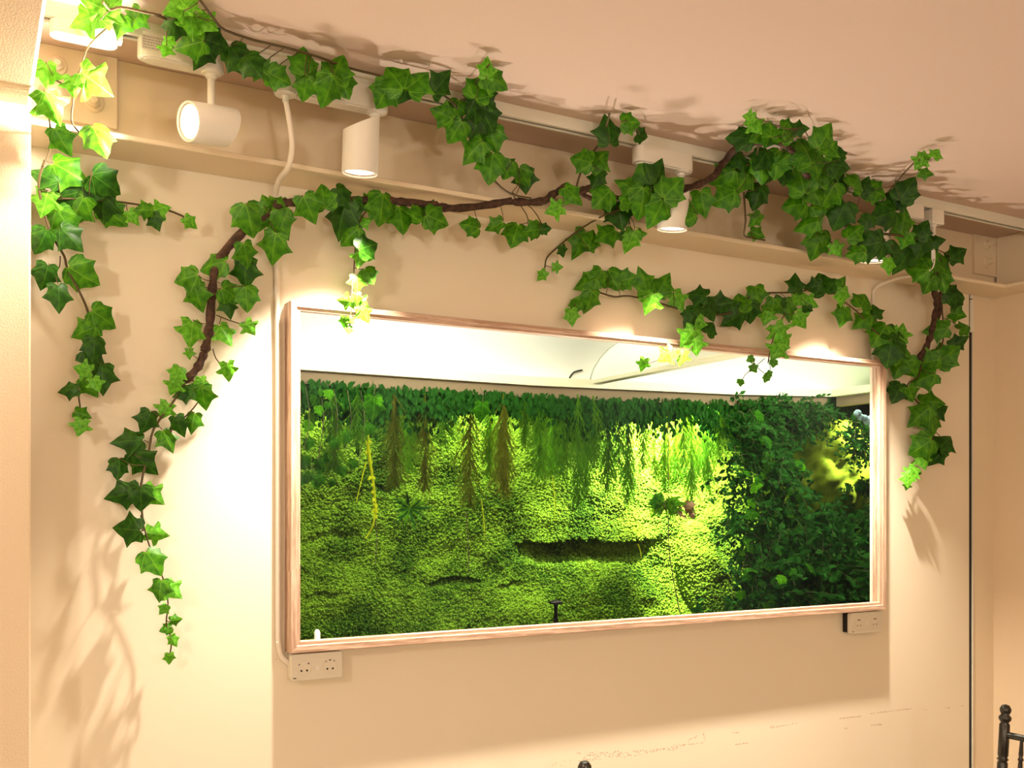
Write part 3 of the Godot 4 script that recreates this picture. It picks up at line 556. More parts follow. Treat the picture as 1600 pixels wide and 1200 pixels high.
[0.0011,3.083,1.620,0.036,3.073,1.618,0.049,3.062,1.623,0.055],
[0.0011,3.088,1.629,0.036,3.087,1.629,0.045,3.086,1.632,0.050],
[0.0011,3.083,1.591,0.036,3.072,1.585,0.054,3.057,1.587,0.062]]
const LEAVES_RIGHT := [[2.008,2.438,0.304,0.081,-0.75,-0.40,-0.52,-0.58,0.04,0.81,1],
[2.017,2.508,0.292,0.090,-0.68,-0.37,-0.63,-0.58,-0.25,0.77,1],
[2.077,2.529,0.298,0.099,-0.35,-0.88,-0.31,-0.20,-0.25,0.95,1],
[1.998,2.549,0.314,0.061,0.31,-0.85,0.42,-0.36,0.30,0.88,0],
[1.930,2.531,0.461,0.077,-0.84,0.13,-0.53,-0.53,0.07,0.85,0],
[1.856,2.550,0.527,0.059,0.28,-0.80,0.53,-0.73,0.18,0.66,2],
[1.831,2.533,0.576,0.036,-0.80,0.14,-0.59,-0.59,-0.38,0.71,2],
[1.959,2.549,0.497,0.064,-0.83,-0.47,-0.31,-0.40,0.10,0.91,1],
[2.066,2.550,0.377,0.076,-0.62,-0.78,0.04,-0.27,0.27,0.92,0],
[2.066,2.538,0.352,0.081,0.15,-0.96,-0.24,-0.71,-0.27,0.65,1],
[1.913,2.502,0.547,0.059,0.18,0.98,-0.09,-0.40,0.16,0.90,1],
[1.981,2.550,0.507,0.057,-0.36,-0.81,-0.47,-0.31,-0.37,0.88,0],
[1.957,2.499,0.540,0.064,0.26,0.95,0.15,-0.65,0.06,0.75,1],
[1.949,2.529,0.556,0.063,0.94,0.20,0.27,-0.27,-0.02,0.96,1],
[1.978,2.534,0.561,0.048,0.79,0.07,0.61,-0.61,0.05,0.79,0],
[2.081,2.497,0.556,0.080,0.31,0.80,0.52,-0.30,-0.44,0.85,1],
[2.095,2.550,0.397,0.088,-0.09,-0.97,-0.22,-0.74,-0.08,0.66,1],
[2.139,2.550,0.449,0.088,-0.74,-0.44,-0.52,-0.63,0.17,0.76,1],
[2.133,2.550,0.339,0.082,-0.30,-0.92,-0.24,-0.40,-0.10,0.91,0],
[2.159,2.529,0.342,0.062,-0.03,-0.99,0.16,-0.36,0.16,0.92,0],
[2.168,2.499,0.453,0.087,-0.69,0.70,0.18,-0.18,-0.42,0.89,1],
[2.195,2.550,0.424,0.081,0.43,-0.90,0.00,-0.22,-0.11,0.97,1],
[2.160,2.511,0.502,0.067,0.62,0.74,0.27,-0.50,0.11,0.86,1],
[2.223,2.509,0.495,0.052,0.14,0.99,-0.07,-0.70,0.15,0.70,0],
[2.282,2.535,0.404,0.083,0.92,0.01,0.38,-0.38,-0.02,0.92,0],
[2.298,2.533,0.314,0.093,0.72,0.05,0.69,-0.67,-0.20,0.72,1],
[2.270,2.464,0.322,0.101,-0.30,0.95,-0.02,-0.65,-0.19,0.73,1],
[2.453,2.550,0.315,0.095,-0.83,-0.55,-0.06,-0.17,0.15,0.97,0],
[2.433,2.501,0.364,0.077,0.65,0.76,-0.04,-0.15,0.19,0.97,1],
[2.531,2.502,0.304,0.066,0.10,0.88,0.46,-0.73,-0.25,0.64,0],
[2.560,2.531,0.311,0.071,0.86,-0.33,0.39,-0.43,-0.07,0.90,1],
[2.305,2.511,0.302,0.077,0.37,-0.85,0.37,-0.56,0.11,0.82,1],
[2.374,2.512,0.347,0.094,-0.22,-0.87,-0.44,-0.56,-0.25,0.79,1],
[2.324,2.455,0.279,0.086,-0.96,-0.16,-0.23,-0.24,0.09,0.96,1],
[2.447,2.470,0.320,0.096,-0.20,-0.92,-0.33,-0.71,-0.09,0.70,0],
[2.376,2.492,0.292,0.078,0.07,-1.00,-0.06,-0.58,-0.09,0.81,1],
[2.359,2.402,0.295,0.078,-0.73,-0.22,-0.65,-0.67,0.07,0.74,1],
[2.347,2.451,0.275,0.065,0.27,-0.91,0.32,-0.78,-0.01,0.63,1],
[2.473,2.359,0.301,0.070,0.53,0.63,0.57,-0.74,0.02,0.67,1],
[2.450,2.404,0.222,0.102,-0.24,-0.97,-0.09,-0.30,-0.02,0.95,1],
[2.430,2.386,0.212,0.044,0.75,-0.07,0.65,-0.64,0.17,0.75,1],
[2.486,2.364,0.231,0.058,0.41,-0.87,0.29,-0.72,-0.10,0.69,2],
[2.647,2.489,0.363,0.088,0.26,0.81,0.53,-0.68,-0.24,0.70,0],
[2.684,2.525,0.360,0.089,-0.62,-0.59,-0.52,-0.72,0.16,0.67,0],
[2.656,2.464,0.344,0.098,-0.89,-0.32,-0.31,-0.35,0.07,0.93,0],
[2.538,2.436,0.341,0.061,-0.35,-0.92,-0.20,-0.62,0.06,0.78,0],
[2.746,2.411,0.286,0.091,-0.04,0.94,0.35,-0.50,-0.32,0.80,1],
[2.836,2.408,0.280,0.074,0.24,0.87,0.42,-0.73,-0.12,0.67,0],
[2.608,2.360,0.331,0.106,-0.85,-0.21,-0.48,-0.43,-0.23,0.87,0],
[2.522,2.313,0.340,0.065,-0.87,-0.08,-0.48,-0.49,0.12,0.87,1],
[2.684,2.339,0.300,0.082,0.52,0.84,-0.12,-0.31,0.31,0.90,0],
[2.768,2.420,0.301,0.060,-0.05,-0.88,-0.47,-0.72,-0.30,0.63,1],
[2.631,2.369,0.324,0.067,-0.09,-0.93,-0.35,-0.70,-0.19,0.68,0],
[2.848,2.402,0.252,0.113,-0.25,-0.89,-0.38,-0.34,-0.29,0.90,0],
[2.653,2.318,0.313,0.058,-0.00,-0.97,0.24,-0.25,0.23,0.94,2],
[2.859,2.424,0.288,0.084,-0.14,-0.98,-0.14,-0.40,-0.08,0.91,0],
[2.935,2.417,0.233,0.066,0.59,0.19,0.79,-0.80,-0.03,0.60,0],
[2.995,2.402,0.213,0.072,-0.07,-1.00,-0.03,-0.57,0.02,0.82,1],
[3.086,2.389,0.216,0.083,0.74,0.52,0.42,-0.55,0.11,0.83,0],
[2.952,2.325,0.240,0.086,-0.61,0.23,-0.75,-0.76,0.08,0.64,1],
[3.051,2.378,0.184,0.098,0.87,-0.48,0.15,-0.25,-0.16,0.96,1],
[3.085,2.351,0.178,0.079,0.02,-0.97,0.24,-0.78,0.13,0.62,1],
[3.052,2.333,0.177,0.074,-0.37,-0.90,-0.25,-0.60,0.02,0.80,1],
[2.998,2.351,0.165,0.063,0.22,-0.86,0.46,-0.57,0.27,0.77,2],
[2.503,2.550,0.573,0.053,-0.35,-0.85,-0.39,-0.66,-0.06,0.75,2],
[2.482,2.530,0.574,0.040,0.66,0.26,0.70,-0.67,-0.22,0.71,2],
[2.474,2.519,0.627,0.044,0.61,0.79,0.08,-0.44,0.25,0.86,2],
[2.586,2.538,0.485,0.046,0.65,-0.14,0.75,-0.71,0.22,0.67,1],
[3.169,2.295,0.126,0.091,0.81,-0.21,0.55,-0.54,0.11,0.84,0],
[3.285,2.296,0.105,0.057,-0.04,-0.96,-0.28,-0.48,-0.22,0.85,0],
[3.316,2.246,0.044,0.063,0.71,-0.33,0.63,-0.71,-0.27,0.65,1],
[3.346,2.179,0.060,0.068,0.90,0.34,0.27,-0.38,0.30,0.88,1],
[3.218,2.165,0.116,0.092,-0.72,-0.08,-0.68,-0.69,-0.02,0.73,1],
[3.300,2.110,0.056,0.073,0.50,0.45,0.74,-0.76,-0.19,0.62,0],
[3.240,2.045,0.042,0.104,0.48,0.60,0.65,-0.79,-0.03,0.61,1],
[3.192,2.049,0.100,0.092,-0.73,-0.18,-0.66,-0.62,-0.24,0.75,1],
[3.029,2.052,0.066,0.091,-0.35,-0.91,-0.23,-0.81,0.16,0.57,1],
[3.022,2.037,0.077,0.080,0.51,-0.83,0.24,-0.71,-0.25,0.65,1],
[3.177,1.997,0.091,0.097,-0.66,-0.35,-0.67,-0.75,0.22,0.63,1],
[3.034,1.955,0.051,0.086,-0.49,-0.87,-0.03,-0.50,0.25,0.83,0],
[3.033,1.939,0.079,0.075,0.58,-0.81,-0.02,-0.47,-0.36,0.80,1],
[3.165,1.895,0.024,0.093,0.68,0.00,0.73,-0.71,0.25,0.66,1],
[3.225,1.847,0.024,0.078,0.68,0.49,0.54,-0.68,0.14,0.72,0],
[3.150,1.872,0.087,0.102,-0.64,-0.66,-0.39,-0.65,0.19,0.74,1],
[3.188,1.853,0.053,0.092,-0.05,-0.93,0.36,-0.25,0.37,0.90,1],
[3.218,1.714,0.070,0.098,0.74,0.67,0.10,-0.46,0.40,0.79,0],
[3.156,1.748,0.091,0.102,-0.67,-0.58,-0.47,-0.55,-0.04,0.83,1],
[3.138,1.695,0.050,0.066,0.00,-0.89,0.46,-0.47,0.40,0.78,2],
[3.258,1.714,0.062,0.078,-0.62,-0.71,-0.33,-0.61,0.17,0.77,0],
[3.098,1.644,0.063,0.071,-0.74,-0.67,0.06,-0.34,0.44,0.83,2],
[3.062,1.623,0.055,0.056,-0.32,-0.88,0.36,-0.44,0.47,0.77,2],
[3.086,1.632,0.050,0.041,0.66,-0.22,0.72,-0.67,0.26,0.69,1],
[3.057,1.587,0.062,0.035,-0.12,-0.97,-0.21,-0.64,-0.09,0.76,2]]
const STEMS_WALL := [[0.003,1.590,2.080,0.039,1.610,2.110,0.039,1.636,2.132,0.043,1.653,2.158,0.044,1.693,2.152,0.045,1.744,2.144,0.049,1.798,2.152,0.049,1.899,2.141,0.055,2.008,2.125,0.061,2.125,2.122,0.056,2.226,2.147,0.057,2.298,2.208,0.054,2.368,2.220,0.056],
[0.003,2.368,2.220,0.056,2.499,2.236,0.057,2.594,2.261,0.054,2.648,2.267,0.054,2.703,2.238,0.055,2.767,2.211,0.054,2.816,2.186,0.054,2.863,2.136,0.070,2.909,2.105,0.074,2.951,2.061,0.074],
[0.002,2.057,2.120,0.057,2.029,2.067,0.084,2.009,2.007,0.100,1.961,1.973,0.104,1.900,1.963,0.102,1.819,1.933,0.104],
[0.002,2.426,2.151,0.079,2.385,2.104,0.084,2.344,2.034,0.097,2.323,1.973,0.104],
[0.0012,2.309,1.988,0.104,2.260,1.953,0.104,2.225,1.929,0.104,2.205,1.902,0.104],
[0.0011,1.661,2.157,0.044,1.662,2.165,0.069,1.662,2.185,0.083],
[0.0011,1.669,2.155,0.044,1.670,2.176,0.070,1.680,2.214,0.080],
[0.0011,1.714,2.149,0.046,1.716,2.178,0.055,1.721,2.225,0.045],
[0.0011,1.765,2.147,0.049,1.756,2.165,0.057,1.755,2.193,0.053],
[0.0011,1.646,2.147,0.044,1.646,2.144,0.065,1.645,2.150,0.078],
[0.0011,1.590,2.080,0.039,1.585,2.081,0.055,1.576,2.090,0.064],
[0.0011,1.858,2.146,0.052,1.852,2.150,0.067,1.850,2.160,0.075],
[0.0011,1.899,2.141,0.055,1.904,2.150,0.055,1.905,2.166,0.050],
[0.0011,1.858,2.146,0.052,1.864,2.148,0.080,1.860,2.161,0.096],
[0.0011,1.965,2.132,0.059,1.964,2.151,0.064,1.965,2.181,0.058],
[0.0011,2.078,2.123,0.058,2.070,2.140,0.084,2.073,2.171,0.095],
[0.0011,2.055,2.124,0.059,2.054,2.138,0.065,2.060,2.160,0.063],
[0.0011,2.032,2.125,0.060,2.028,2.120,0.085,2.030,2.126,0.100],
[0.0011,2.078,2.123,0.058,2.081,2.139,0.073,2.079,2.166,0.076],
[0.0011,2.145,2.127,0.056,2.137,2.137,0.053,2.133,2.155,0.042],
[0.0011,2.226,2.147,0.057,2.227,2.140,0.067,2.231,2.138,0.073],
[0.0011,2.241,2.159,0.056,2.247,2.152,0.067,2.250,2.149,0.073],
[0.0011,2.270,2.184,0.055,2.273,2.180,0.064,2.276,2.179,0.069],
[0.0011,2.312,2.210,0.055,2.305,2.220,0.063,2.302,2.236,0.065],
[0.0011,2.340,2.215,0.055,2.352,2.182,0.072,2.354,2.162,0.075],
[0.0011,2.021,2.043,0.090,2.010,2.046,0.108,2.002,2.058,0.118],
[0.0011,2.040,2.088,0.073,2.035,2.093,0.088,2.025,2.105,0.094],
[0.0011,2.035,2.078,0.079,2.054,2.060,0.087,2.078,2.054,0.084],
[0.0011,2.017,2.031,0.094,2.016,2.031,0.103,2.013,2.035,0.108],
[0.0011,1.971,1.980,0.103,1.968,1.983,0.107,1.965,1.989,0.108],
[0.0011,1.900,1.963,0.102,1.889,1.964,0.134,1.890,1.978,0.152],
[0.0011,1.835,1.939,0.104,1.810,1.935,0.130,1.792,1.946,0.142],
[0.0011,2.253,1.948,0.104,2.240,1.959,0.125,2.233,1.981,0.134],
[0.0011,2.260,1.953,0.104,2.254,1.956,0.106,2.250,1.963,0.104],
[0.0011,2.209,1.907,0.104,2.194,1.904,0.119,2.185,1.909,0.126],
[0.0011,2.270,1.960,0.104,2.281,1.938,0.124,2.295,1.929,0.133],
[0.0011,2.473,2.233,0.057,2.470,2.226,0.076,2.466,2.226,0.087],
[0.0011,2.354,2.218,0.056,2.351,2.199,0.084,2.354,2.193,0.101],
[0.0011,2.426,2.151,0.079,2.417,2.156,0.081,2.407,2.167,0.077],
[0.0011,2.421,2.227,0.057,2.429,2.214,0.067,2.434,2.207,0.071],
[0.0011,2.473,2.233,0.057,2.469,2.224,0.064,2.464,2.220,0.067],
[0.0011,2.499,2.236,0.057,2.506,2.222,0.063,2.515,2.214,0.062],
[0.0011,2.426,2.151,0.079,2.443,2.150,0.085,2.466,2.158,0.081],
[0.0011,2.499,2.236,0.057,2.504,2.202,0.085,2.508,2.184,0.097],
[0.0011,2.594,2.261,0.054,2.592,2.241,0.081,2.597,2.232,0.096],
[0.0011,2.594,2.261,0.054,2.587,2.258,0.077,2.586,2.264,0.091],
[0.0011,2.681,2.250,0.054,2.680,2.251,0.063,2.680,2.255,0.067],
[0.0011,2.681,2.250,0.054,2.685,2.254,0.076,2.688,2.267,0.089],
[0.0011,2.729,2.227,0.054,2.725,2.215,0.062,2.724,2.208,0.065],
[0.0011,2.787,2.201,0.054,2.789,2.200,0.069,2.789,2.205,0.077],
[0.0011,2.835,2.166,0.061,2.845,2.173,0.070,2.855,2.188,0.072],
[0.0011,2.844,2.156,0.064,2.853,2.160,0.079,2.861,2.171,0.086],
[0.0011,2.891,2.117,0.073,2.903,2.130,0.086,2.912,2.155,0.088],
[0.0011,2.909,2.105,0.074,2.907,2.097,0.099,2.908,2.100,0.115],
[0.0011,2.943,2.070,0.074,2.965,2.078,0.086,2.992,2.100,0.084],
[0.0011,2.917,2.096,0.074,2.918,2.096,0.092,2.921,2.102,0.103],
[0.0011,2.943,2.070,0.074,2.944,2.064,0.074,2.946,2.061,0.072],
[0.0011,2.377,2.090,0.087,2.370,2.095,0.094,2.360,2.107,0.095],
[0.0011,2.352,2.048,0.094,2.358,2.040,0.116,2.364,2.041,0.129],
[0.0011,2.377,2.090,0.087,2.381,2.082,0.096,2.387,2.079,0.100],
[0.0011,2.327,1.985,0.103,2.330,1.981,0.117,2.330,1.982,0.125],
[0.0011,2.327,1.985,0.103,2.322,1.960,0.115,2.321,1.945,0.118]]
const LEAVES_WALL := [[1.662,2.185,0.083,0.078,-0.79,-0.25,-0.56,-0.60,0.18,0.78,1],
[1.680,2.214,0.080,0.070,-0.48,-0.88,-0.04,-0.09,0.00,1.00,1],
[1.721,2.225,0.045,0.071,0.32,-0.86,0.39,-0.61,0.13,0.78,1],
[1.755,2.193,0.053,0.063,0.77,0.15,0.62,-0.56,-0.28,0.78,1],
[1.645,2.150,0.078,0.074,-0.09,-0.95,-0.28,-0.17,-0.27,0.95,1],
[1.616,2.124,0.044,0.049,-0.44,-0.90,0.00,-0.59,0.29,0.75,1],
[1.576,2.090,0.064,0.053,-0.04,-0.98,0.22,-0.54,0.21,0.82,2],
[1.850,2.160,0.075,0.084,-0.40,0.89,0.20,-0.06,-0.24,0.97,1],
[1.905,2.166,0.050,0.082,0.38,0.88,0.30,-0.65,0.03,0.76,1],
[1.860,2.161,0.096,0.076,-0.35,-0.91,-0.24,-0.68,0.07,0.73,2],
[1.965,2.181,0.058,0.074,0.39,-0.88,0.27,-0.38,0.11,0.92,2],
[2.073,2.171,0.095,0.070,-0.72,0.23,-0.65,-0.59,0.28,0.76,0],
[2.060,2.160,0.063,0.048,-0.21,-0.96,0.19,-0.51,0.27,0.82,2],
[2.030,2.126,0.100,0.073,-0.58,-0.81,-0.06,-0.28,0.13,0.95,0],
[2.079,2.166,0.076,0.079,0.43,-0.88,0.21,-0.13,0.17,0.98,0],
[2.133,2.155,0.042,0.076,0.75,0.15,0.64,-0.62,-0.18,0.77,0],
[2.231,2.138,0.073,0.076,0.01,0.98,-0.18,-0.72,0.13,0.68,1],
[2.250,2.149,0.073,0.090,-0.74,-0.62,-0.24,-0.14,-0.20,0.97,0],
[2.276,2.179,0.069,0.077,0.22,-0.96,-0.17,-0.49,-0.27,0.83,0],
[2.302,2.236,0.065,0.073,-0.02,-0.96,0.27,-0.59,0.23,0.77,1],
[2.354,2.162,0.075,0.064,-0.28,-0.96,-0.09,-0.71,0.15,0.69,2],
[2.002,2.058,0.118,0.077,-0.38,-0.80,-0.47,-0.53,-0.23,0.82,2],
[2.025,2.105,0.094,0.065,0.12,-0.99,-0.06,-0.45,-0.11,0.89,2],
[2.078,2.054,0.084,0.057,0.66,0.75,-0.02,-0.17,0.18,0.97,0],
[2.013,2.035,0.108,0.065,0.09,-1.00,-0.00,-0.60,-0.06,0.80,2],
[1.965,1.989,0.108,0.055,-0.37,-0.92,0.10,-0.59,0.33,0.74,2],
[1.890,1.978,0.152,0.063,-0.66,-0.59,-0.47,-0.69,0.22,0.69,2],
[1.792,1.946,0.142,0.045,-0.16,-0.95,-0.28,-0.42,-0.19,0.89,2],
[2.233,1.981,0.134,0.027,-0.62,-0.43,-0.65,-0.66,-0.16,0.74,1],
[2.250,1.963,0.104,0.031,0.31,-0.84,0.45,-0.70,0.11,0.70,1],
[2.185,1.909,0.126,0.026,-0.22,-0.94,0.25,-0.33,0.31,0.89,1],
[2.295,1.929,0.133,0.029,-0.45,-0.89,-0.08,-0.60,0.24,0.77,1],
[2.466,2.226,0.087,0.069,0.08,1.00,0.04,-0.28,-0.01,0.96,0],
[2.354,2.193,0.101,0.068,0.00,-0.97,-0.24,-0.60,-0.20,0.77,1],
[2.407,2.167,0.077,0.051,-0.49,0.86,0.13,-0.43,-0.37,0.83,0],
[2.434,2.207,0.071,0.079,0.11,-0.94,0.31,-0.34,0.26,0.90,1],
[2.464,2.220,0.067,0.075,0.95,-0.19,0.26,-0.31,-0.33,0.89,2],
[2.515,2.214,0.062,0.070,0.73,-0.43,0.53,-0.57,0.04,0.82,2],
[2.466,2.158,0.081,0.070,0.48,-0.82,0.31,-0.69,-0.14,0.71,2],
[2.508,2.184,0.097,0.037,0.19,-0.95,-0.23,-0.65,-0.30,0.70,0],
[2.597,2.232,0.096,0.094,-0.03,0.94,-0.34,-0.69,0.23,0.68,0],
[2.586,2.264,0.091,0.061,-0.78,-0.17,-0.60,-0.57,-0.19,0.80,0],
[2.680,2.255,0.067,0.062,0.44,0.80,0.40,-0.27,-0.31,0.91,1],
[2.688,2.267,0.089,0.067,0.12,-0.99,-0.07,-0.22,-0.10,0.97,2],
[2.724,2.208,0.065,0.077,-0.35,-0.92,0.20,-0.21,0.28,0.94,1],
[2.789,2.205,0.077,0.083,0.60,0.79,-0.12,-0.16,0.27,0.95,1],
[2.855,2.188,0.072,0.083,-0.82,-0.50,-0.29,-0.49,0.34,0.80,1],
[2.861,2.171,0.086,0.059,-0.10,0.98,-0.16,-0.69,0.04,0.72,0],
[2.912,2.155,0.088,0.098,-0.57,-0.79,-0.22,-0.68,0.31,0.66,1],
[2.908,2.100,0.115,0.098,0.51,0.83,-0.22,-0.31,0.41,0.86,0],
[2.897,2.118,0.073,0.098,0.69,-0.36,0.63,-0.66,0.06,0.75,2],
[2.992,2.100,0.084,0.075,0.10,0.99,0.08,-0.54,-0.02,0.84,2],
[2.921,2.102,0.103,0.108,-0.19,-0.98,-0.05,-0.71,0.10,0.70,0],
[2.946,2.061,0.072,0.089,0.80,-0.29,0.53,-0.60,-0.24,0.77,1],
[2.360,2.107,0.095,0.073,0.45,-0.87,0.22,-0.67,-0.16,0.73,2],
[2.364,2.041,0.129,0.072,-0.54,-0.83,-0.15,-0.50,0.17,0.85,2],
[2.387,2.079,0.100,0.055,0.48,-0.84,0.27,-0.47,0.01,0.88,2],
[2.330,1.982,0.125,0.027,-0.19,-0.98,0.00,-0.63,0.12,0.76,1],
[2.321,1.945,0.118,0.027,-0.40,-0.90,-0.18,-0.50,0.06,0.86,1]]

var rng := RandomNumberGenerator.new()
var taken := {}
var M := {}
var leaf_meshes: Array = []
var frond_meshes: Array = []

# ---------------------------------------------------------------- helpers
func numbered(called: String) -> String:
	if not taken.has(called):
		taken[called] = 0
		return called
	taken[called] += 1
	return "%s_%03d" % [called, taken[called]]

func tag(o: Node, label: String, category: String, group := "") -> Node:
	o.set_meta("label", label)
	o.set_meta("category", category)
	if group != "":
		o.set_meta("group", group)
	return o

func thing(called: String, label: String, category: String, at := Vector3.ZERO, group := "") -> Node3D:
	var o := Node3D.new()
	o.name = numbered(called)
	add_child(o)
	o.position = at
	tag(o, label, category, group)
	return o

func mesh_node(called: String, m: Mesh, mat: Material, parent: Node = null) -> MeshInstance3D:
	var o := MeshInstance3D.new()
	o.mesh = m
	o.material_override = mat
	if parent == null:
		o.name = numbered(called)
		add_child(o)
	else:
		o.name = called
		parent.add_child(o, true)
	return o

func new_st() -> SurfaceTool:
	var st := SurfaceTool.new()
	st.begin(Mesh.PRIMITIVE_TRIANGLES)
	return st

func commit(st: SurfaceTool) -> ArrayMesh:
	st.generate_normals()
	return st.commit()

func part(called: String, st: SurfaceTool, mat: Material, parent: Node = null) -> MeshInstance3D:
	return mesh_node(called, commit(st), mat, parent)

func struct(called: String, st: SurfaceTool, mat: Material) -> MeshInstance3D:
	var o := part(called, st, mat)
	o.set_meta("kind", "structure")
	return o

func tri_out(st: SurfaceTool, a: Vector3, b: Vector3, c: Vector3, inside: Vector3) -> void:
	var n := (b - a).cross(c - a)
	st.add_vertex(a)
	if n.dot((a + b + c) / 3.0 - inside) > 0.0:
		st.add_vertex(c)
		st.add_vertex(b)
	else:
		st.add_vertex(b)
		st.add_vertex(c)

func quad_out(st: SurfaceTool, a: Vector3, b: Vector3, c: Vector3, d: Vector3, inside: Vector3) -> void:
	tri_out(st, a, b, c, inside)
	tri_out(st, a, c, d, inside)

# box with chamfered edges between two corners
func box(st: SurfaceTool, lo: Vector3, hi: Vector3, bev := 0.0015, xf := Transform3D.IDENTITY) -> void:
	st.set_smooth_group(-1)
	var c := (lo + hi) / 2.0
	var h := (hi - lo).abs() / 2.0
	var b: float = minf(bev, minf(h.x, minf(h.y, h.z)) * 0.6)
	var p := {}
	for sx in [-1, 1]:
		for sy in [-1, 1]:
			for sz in [-1, 1]:
				p[[sx, sy, sz, 0]] = xf * (c + Vector3(sx * h.x, sy * (h.y - b), sz * (h.z - b)))
				p[[sx, sy, sz, 1]] = xf * (c + Vector3(sx * (h.x - b), sy * h.y, sz * (h.z - b)))
				p[[sx, sy, sz, 2]] = xf * (c + Vector3(sx * (h.x - b), sy * (h.y - b), sz * h.z))
	var cc: Vector3 = xf * c
	for s in [-1, 1]:
		quad_out(st, p[[s, -1, -1, 0]], p[[s, 1, -1, 0]], p[[s, 1, 1, 0]], p[[s, -1, 1, 0]], cc)
		quad_out(st, p[[-1, s, -1, 1]], p[[1, s, -1, 1]], p[[1, s, 1, 1]], p[[-1, s, 1, 1]], cc)
		quad_out(st, p[[-1, -1, s, 2]], p[[1, -1, s, 2]], p[[1, 1, s, 2]], p[[-1, 1, s, 2]], cc)
		for q in [-1, 1]:
			quad_out(st, p[[s, q, -1, 0]], p[[s, q, 1, 0]], p[[s, q, 1, 1]], p[[s, q, -1, 1]], cc)
			quad_out(st, p[[s, -1, q, 0]], p[[s, 1, q, 0]], p[[s, 1, q, 2]], p[[s, -1, q, 2]], cc)
			quad_out(st, p[[-1, s, q, 1]], p[[1, s, q, 1]], p[[1, s, q, 2]], p[[-1, s, q, 2]], cc)
			for r in [-1, 1]:
				tri_out(st, p[[s, q, r, 0]], p[[s, q, r, 1]], p[[s, q, r, 2]], cc)

func b3(x0: float, x1: float, y0: float, y1: float, z0: float, z1: float, bev := 0.0015) -> SurfaceTool:
	var st := new_st()
	box(st, Vector3(x0, y0, z0), Vector3(x1, y1, z1), bev)
	return st

# round tube along points, radius for each point
func tube(st: SurfaceTool, pts: Array, rads: Array, sides := 6, caps := true) -> void:
	st.set_smooth_group(0)
	var n := pts.size()
	var rings := []
	var up := Vector3(0.31, 0.2, 0.93)
	var prev := Vector3.ZERO
	for i in n:
		var t: Vector3 = (pts[mini(i + 1, n - 1)] - pts[maxi(i - 1, 0)]).normalized()
		if i == 0:
			prev = (up - t * up.dot(t)).normalized()
		else:
			prev = (prev - t * prev.dot(t)).normalized()
		var s := t.cross(prev)
		var ring := []
		for k in sides:
			var a := TAU * k / sides
			ring.append(pts[i] + (prev * cos(a) + s * sin(a)) * rads[i])
		rings.append(ring)
	for i in n - 1:
		var mid: Vector3 = (pts[i] + pts[i + 1]) / 2.0
		for k in sides:
			var k2 := (k + 1) % sides
			quad_out(st, rings[i][k], rings[i][k2], rings[i + 1][k2], rings[i + 1][k], mid)
	if caps:
		st.set_smooth_group(-1)
		for e in [0, n - 1]:
			var inside: Vector3 = pts[1] if e == 0 else pts[n - 2]
			for k in sides:
				tri_out(st, pts[e], rings[e][k], rings[e][(k + 1) % sides], inside)

func smooth_path(raw: Array, steps := 4) -> Array:
	var out := []
	var n := raw.size()
	for i in n - 1:
		for k in steps:
			var t := float(k) / steps
			out.append(raw[i].cubic_interpolate(raw[i + 1], raw[maxi(i - 1, 0)], raw[mini(i + 2, n - 1)], t))
	out.append(raw[n - 1])
	return out

# profile of Vector2(radius, height) spun about the local y axis
func lathe(st: SurfaceTool, profile: Array, segs := 24, xf := Transform3D.IDENTITY, smooth := true) -> void:
	st.set_smooth_group(0 if smooth else -1)
	for i in profile.size() - 1:
		var a: Vector2 = profile[i]
		var b: Vector2 = profile[i + 1]
		if not smooth or absf((b - a).normalized().x) > 0.85:
			st.set_smooth_group(i + 1)
		else:
			st.set_smooth_group(0)
		var dirn := Vector2(b.y - a.y, -(b.x - a.x))
		for k in segs:
			var t0 := TAU * k / segs
			var t1 := TAU * (k + 1) / segs
			var p0 := Vector3(a.x * cos(t0), a.y, a.x * sin(t0))
			var p1 := Vector3(a.x * cos(t1), a.y, a.x * sin(t1))
			var q0 := Vector3(b.x * cos(t0), b.y, b.x * sin(t0))
			var q1 := Vector3(b.x * cos(t1), b.y, b.x * sin(t1))
			var m := (p0 + p1 + q0 + q1) / 4.0
			var tm := (t0 + t1) / 2.0
			var inside := m - Vector3(dirn.x * cos(tm), dirn.y, dirn.x * sin(tm))
			if a.x > 1e-5:
				tri_out(st, xf * p0, xf * p1, xf * q1, xf * inside)
			if b.x > 1e-5:
				tri_out(st, xf * p0, xf * q1, xf * q0, xf * inside)

# frame whose local y axis points along dir
func along(at: Vector3, dir: Vector3) -> Transform3D:
	var y := dir.normalized()
	var x := y.cross(Vector3(0.13, 0.02, 0.99)).normalized()
	return Transform3D(Basis(x, y, x.cross(y)), at)

func mat(color: Color, rough := 0.7, spec := 0.5) -> StandardMaterial3D:
	var m := StandardMaterial3D.new()
	m.albedo_color = color
	m.roughness = rough
	m.metallic_specular = spec
	m.cull_mode = BaseMaterial3D.CULL_DISABLED
	return m

func noise_tex(freq: float, size: int, normal: bool, strength := 2.0, seed_ := 1) -> NoiseTexture2D:
	var n := FastNoiseLite.new()
	n.seed = seed_
	n.frequency = freq
	n.fractal_octaves = 4
	var t := NoiseTexture2D.new()
	t.width = size
	t.height = size
	t.seamless = true
	t.noise = n
	t.as_normal_map = normal
	t.bump_strength = strength
	return t

func tinted_noise(freq: float, size: int, a: Color, b: Color, seed_ := 1) -> NoiseTexture2D:
	var t := noise_tex(freq, size, false, 1.0, seed_)
	var g := Gradient.new()
	g.set_color(0, a)
	g.set_color(1, b)
	t.color_ramp = g
	return t

func glow(color: Color, energy: float) -> StandardMaterial3D:
	var m := mat(color, 0.5)
	m.emission_enabled = true
	m.emission = color
	m.emission_energy_multiplier = energy
	return m

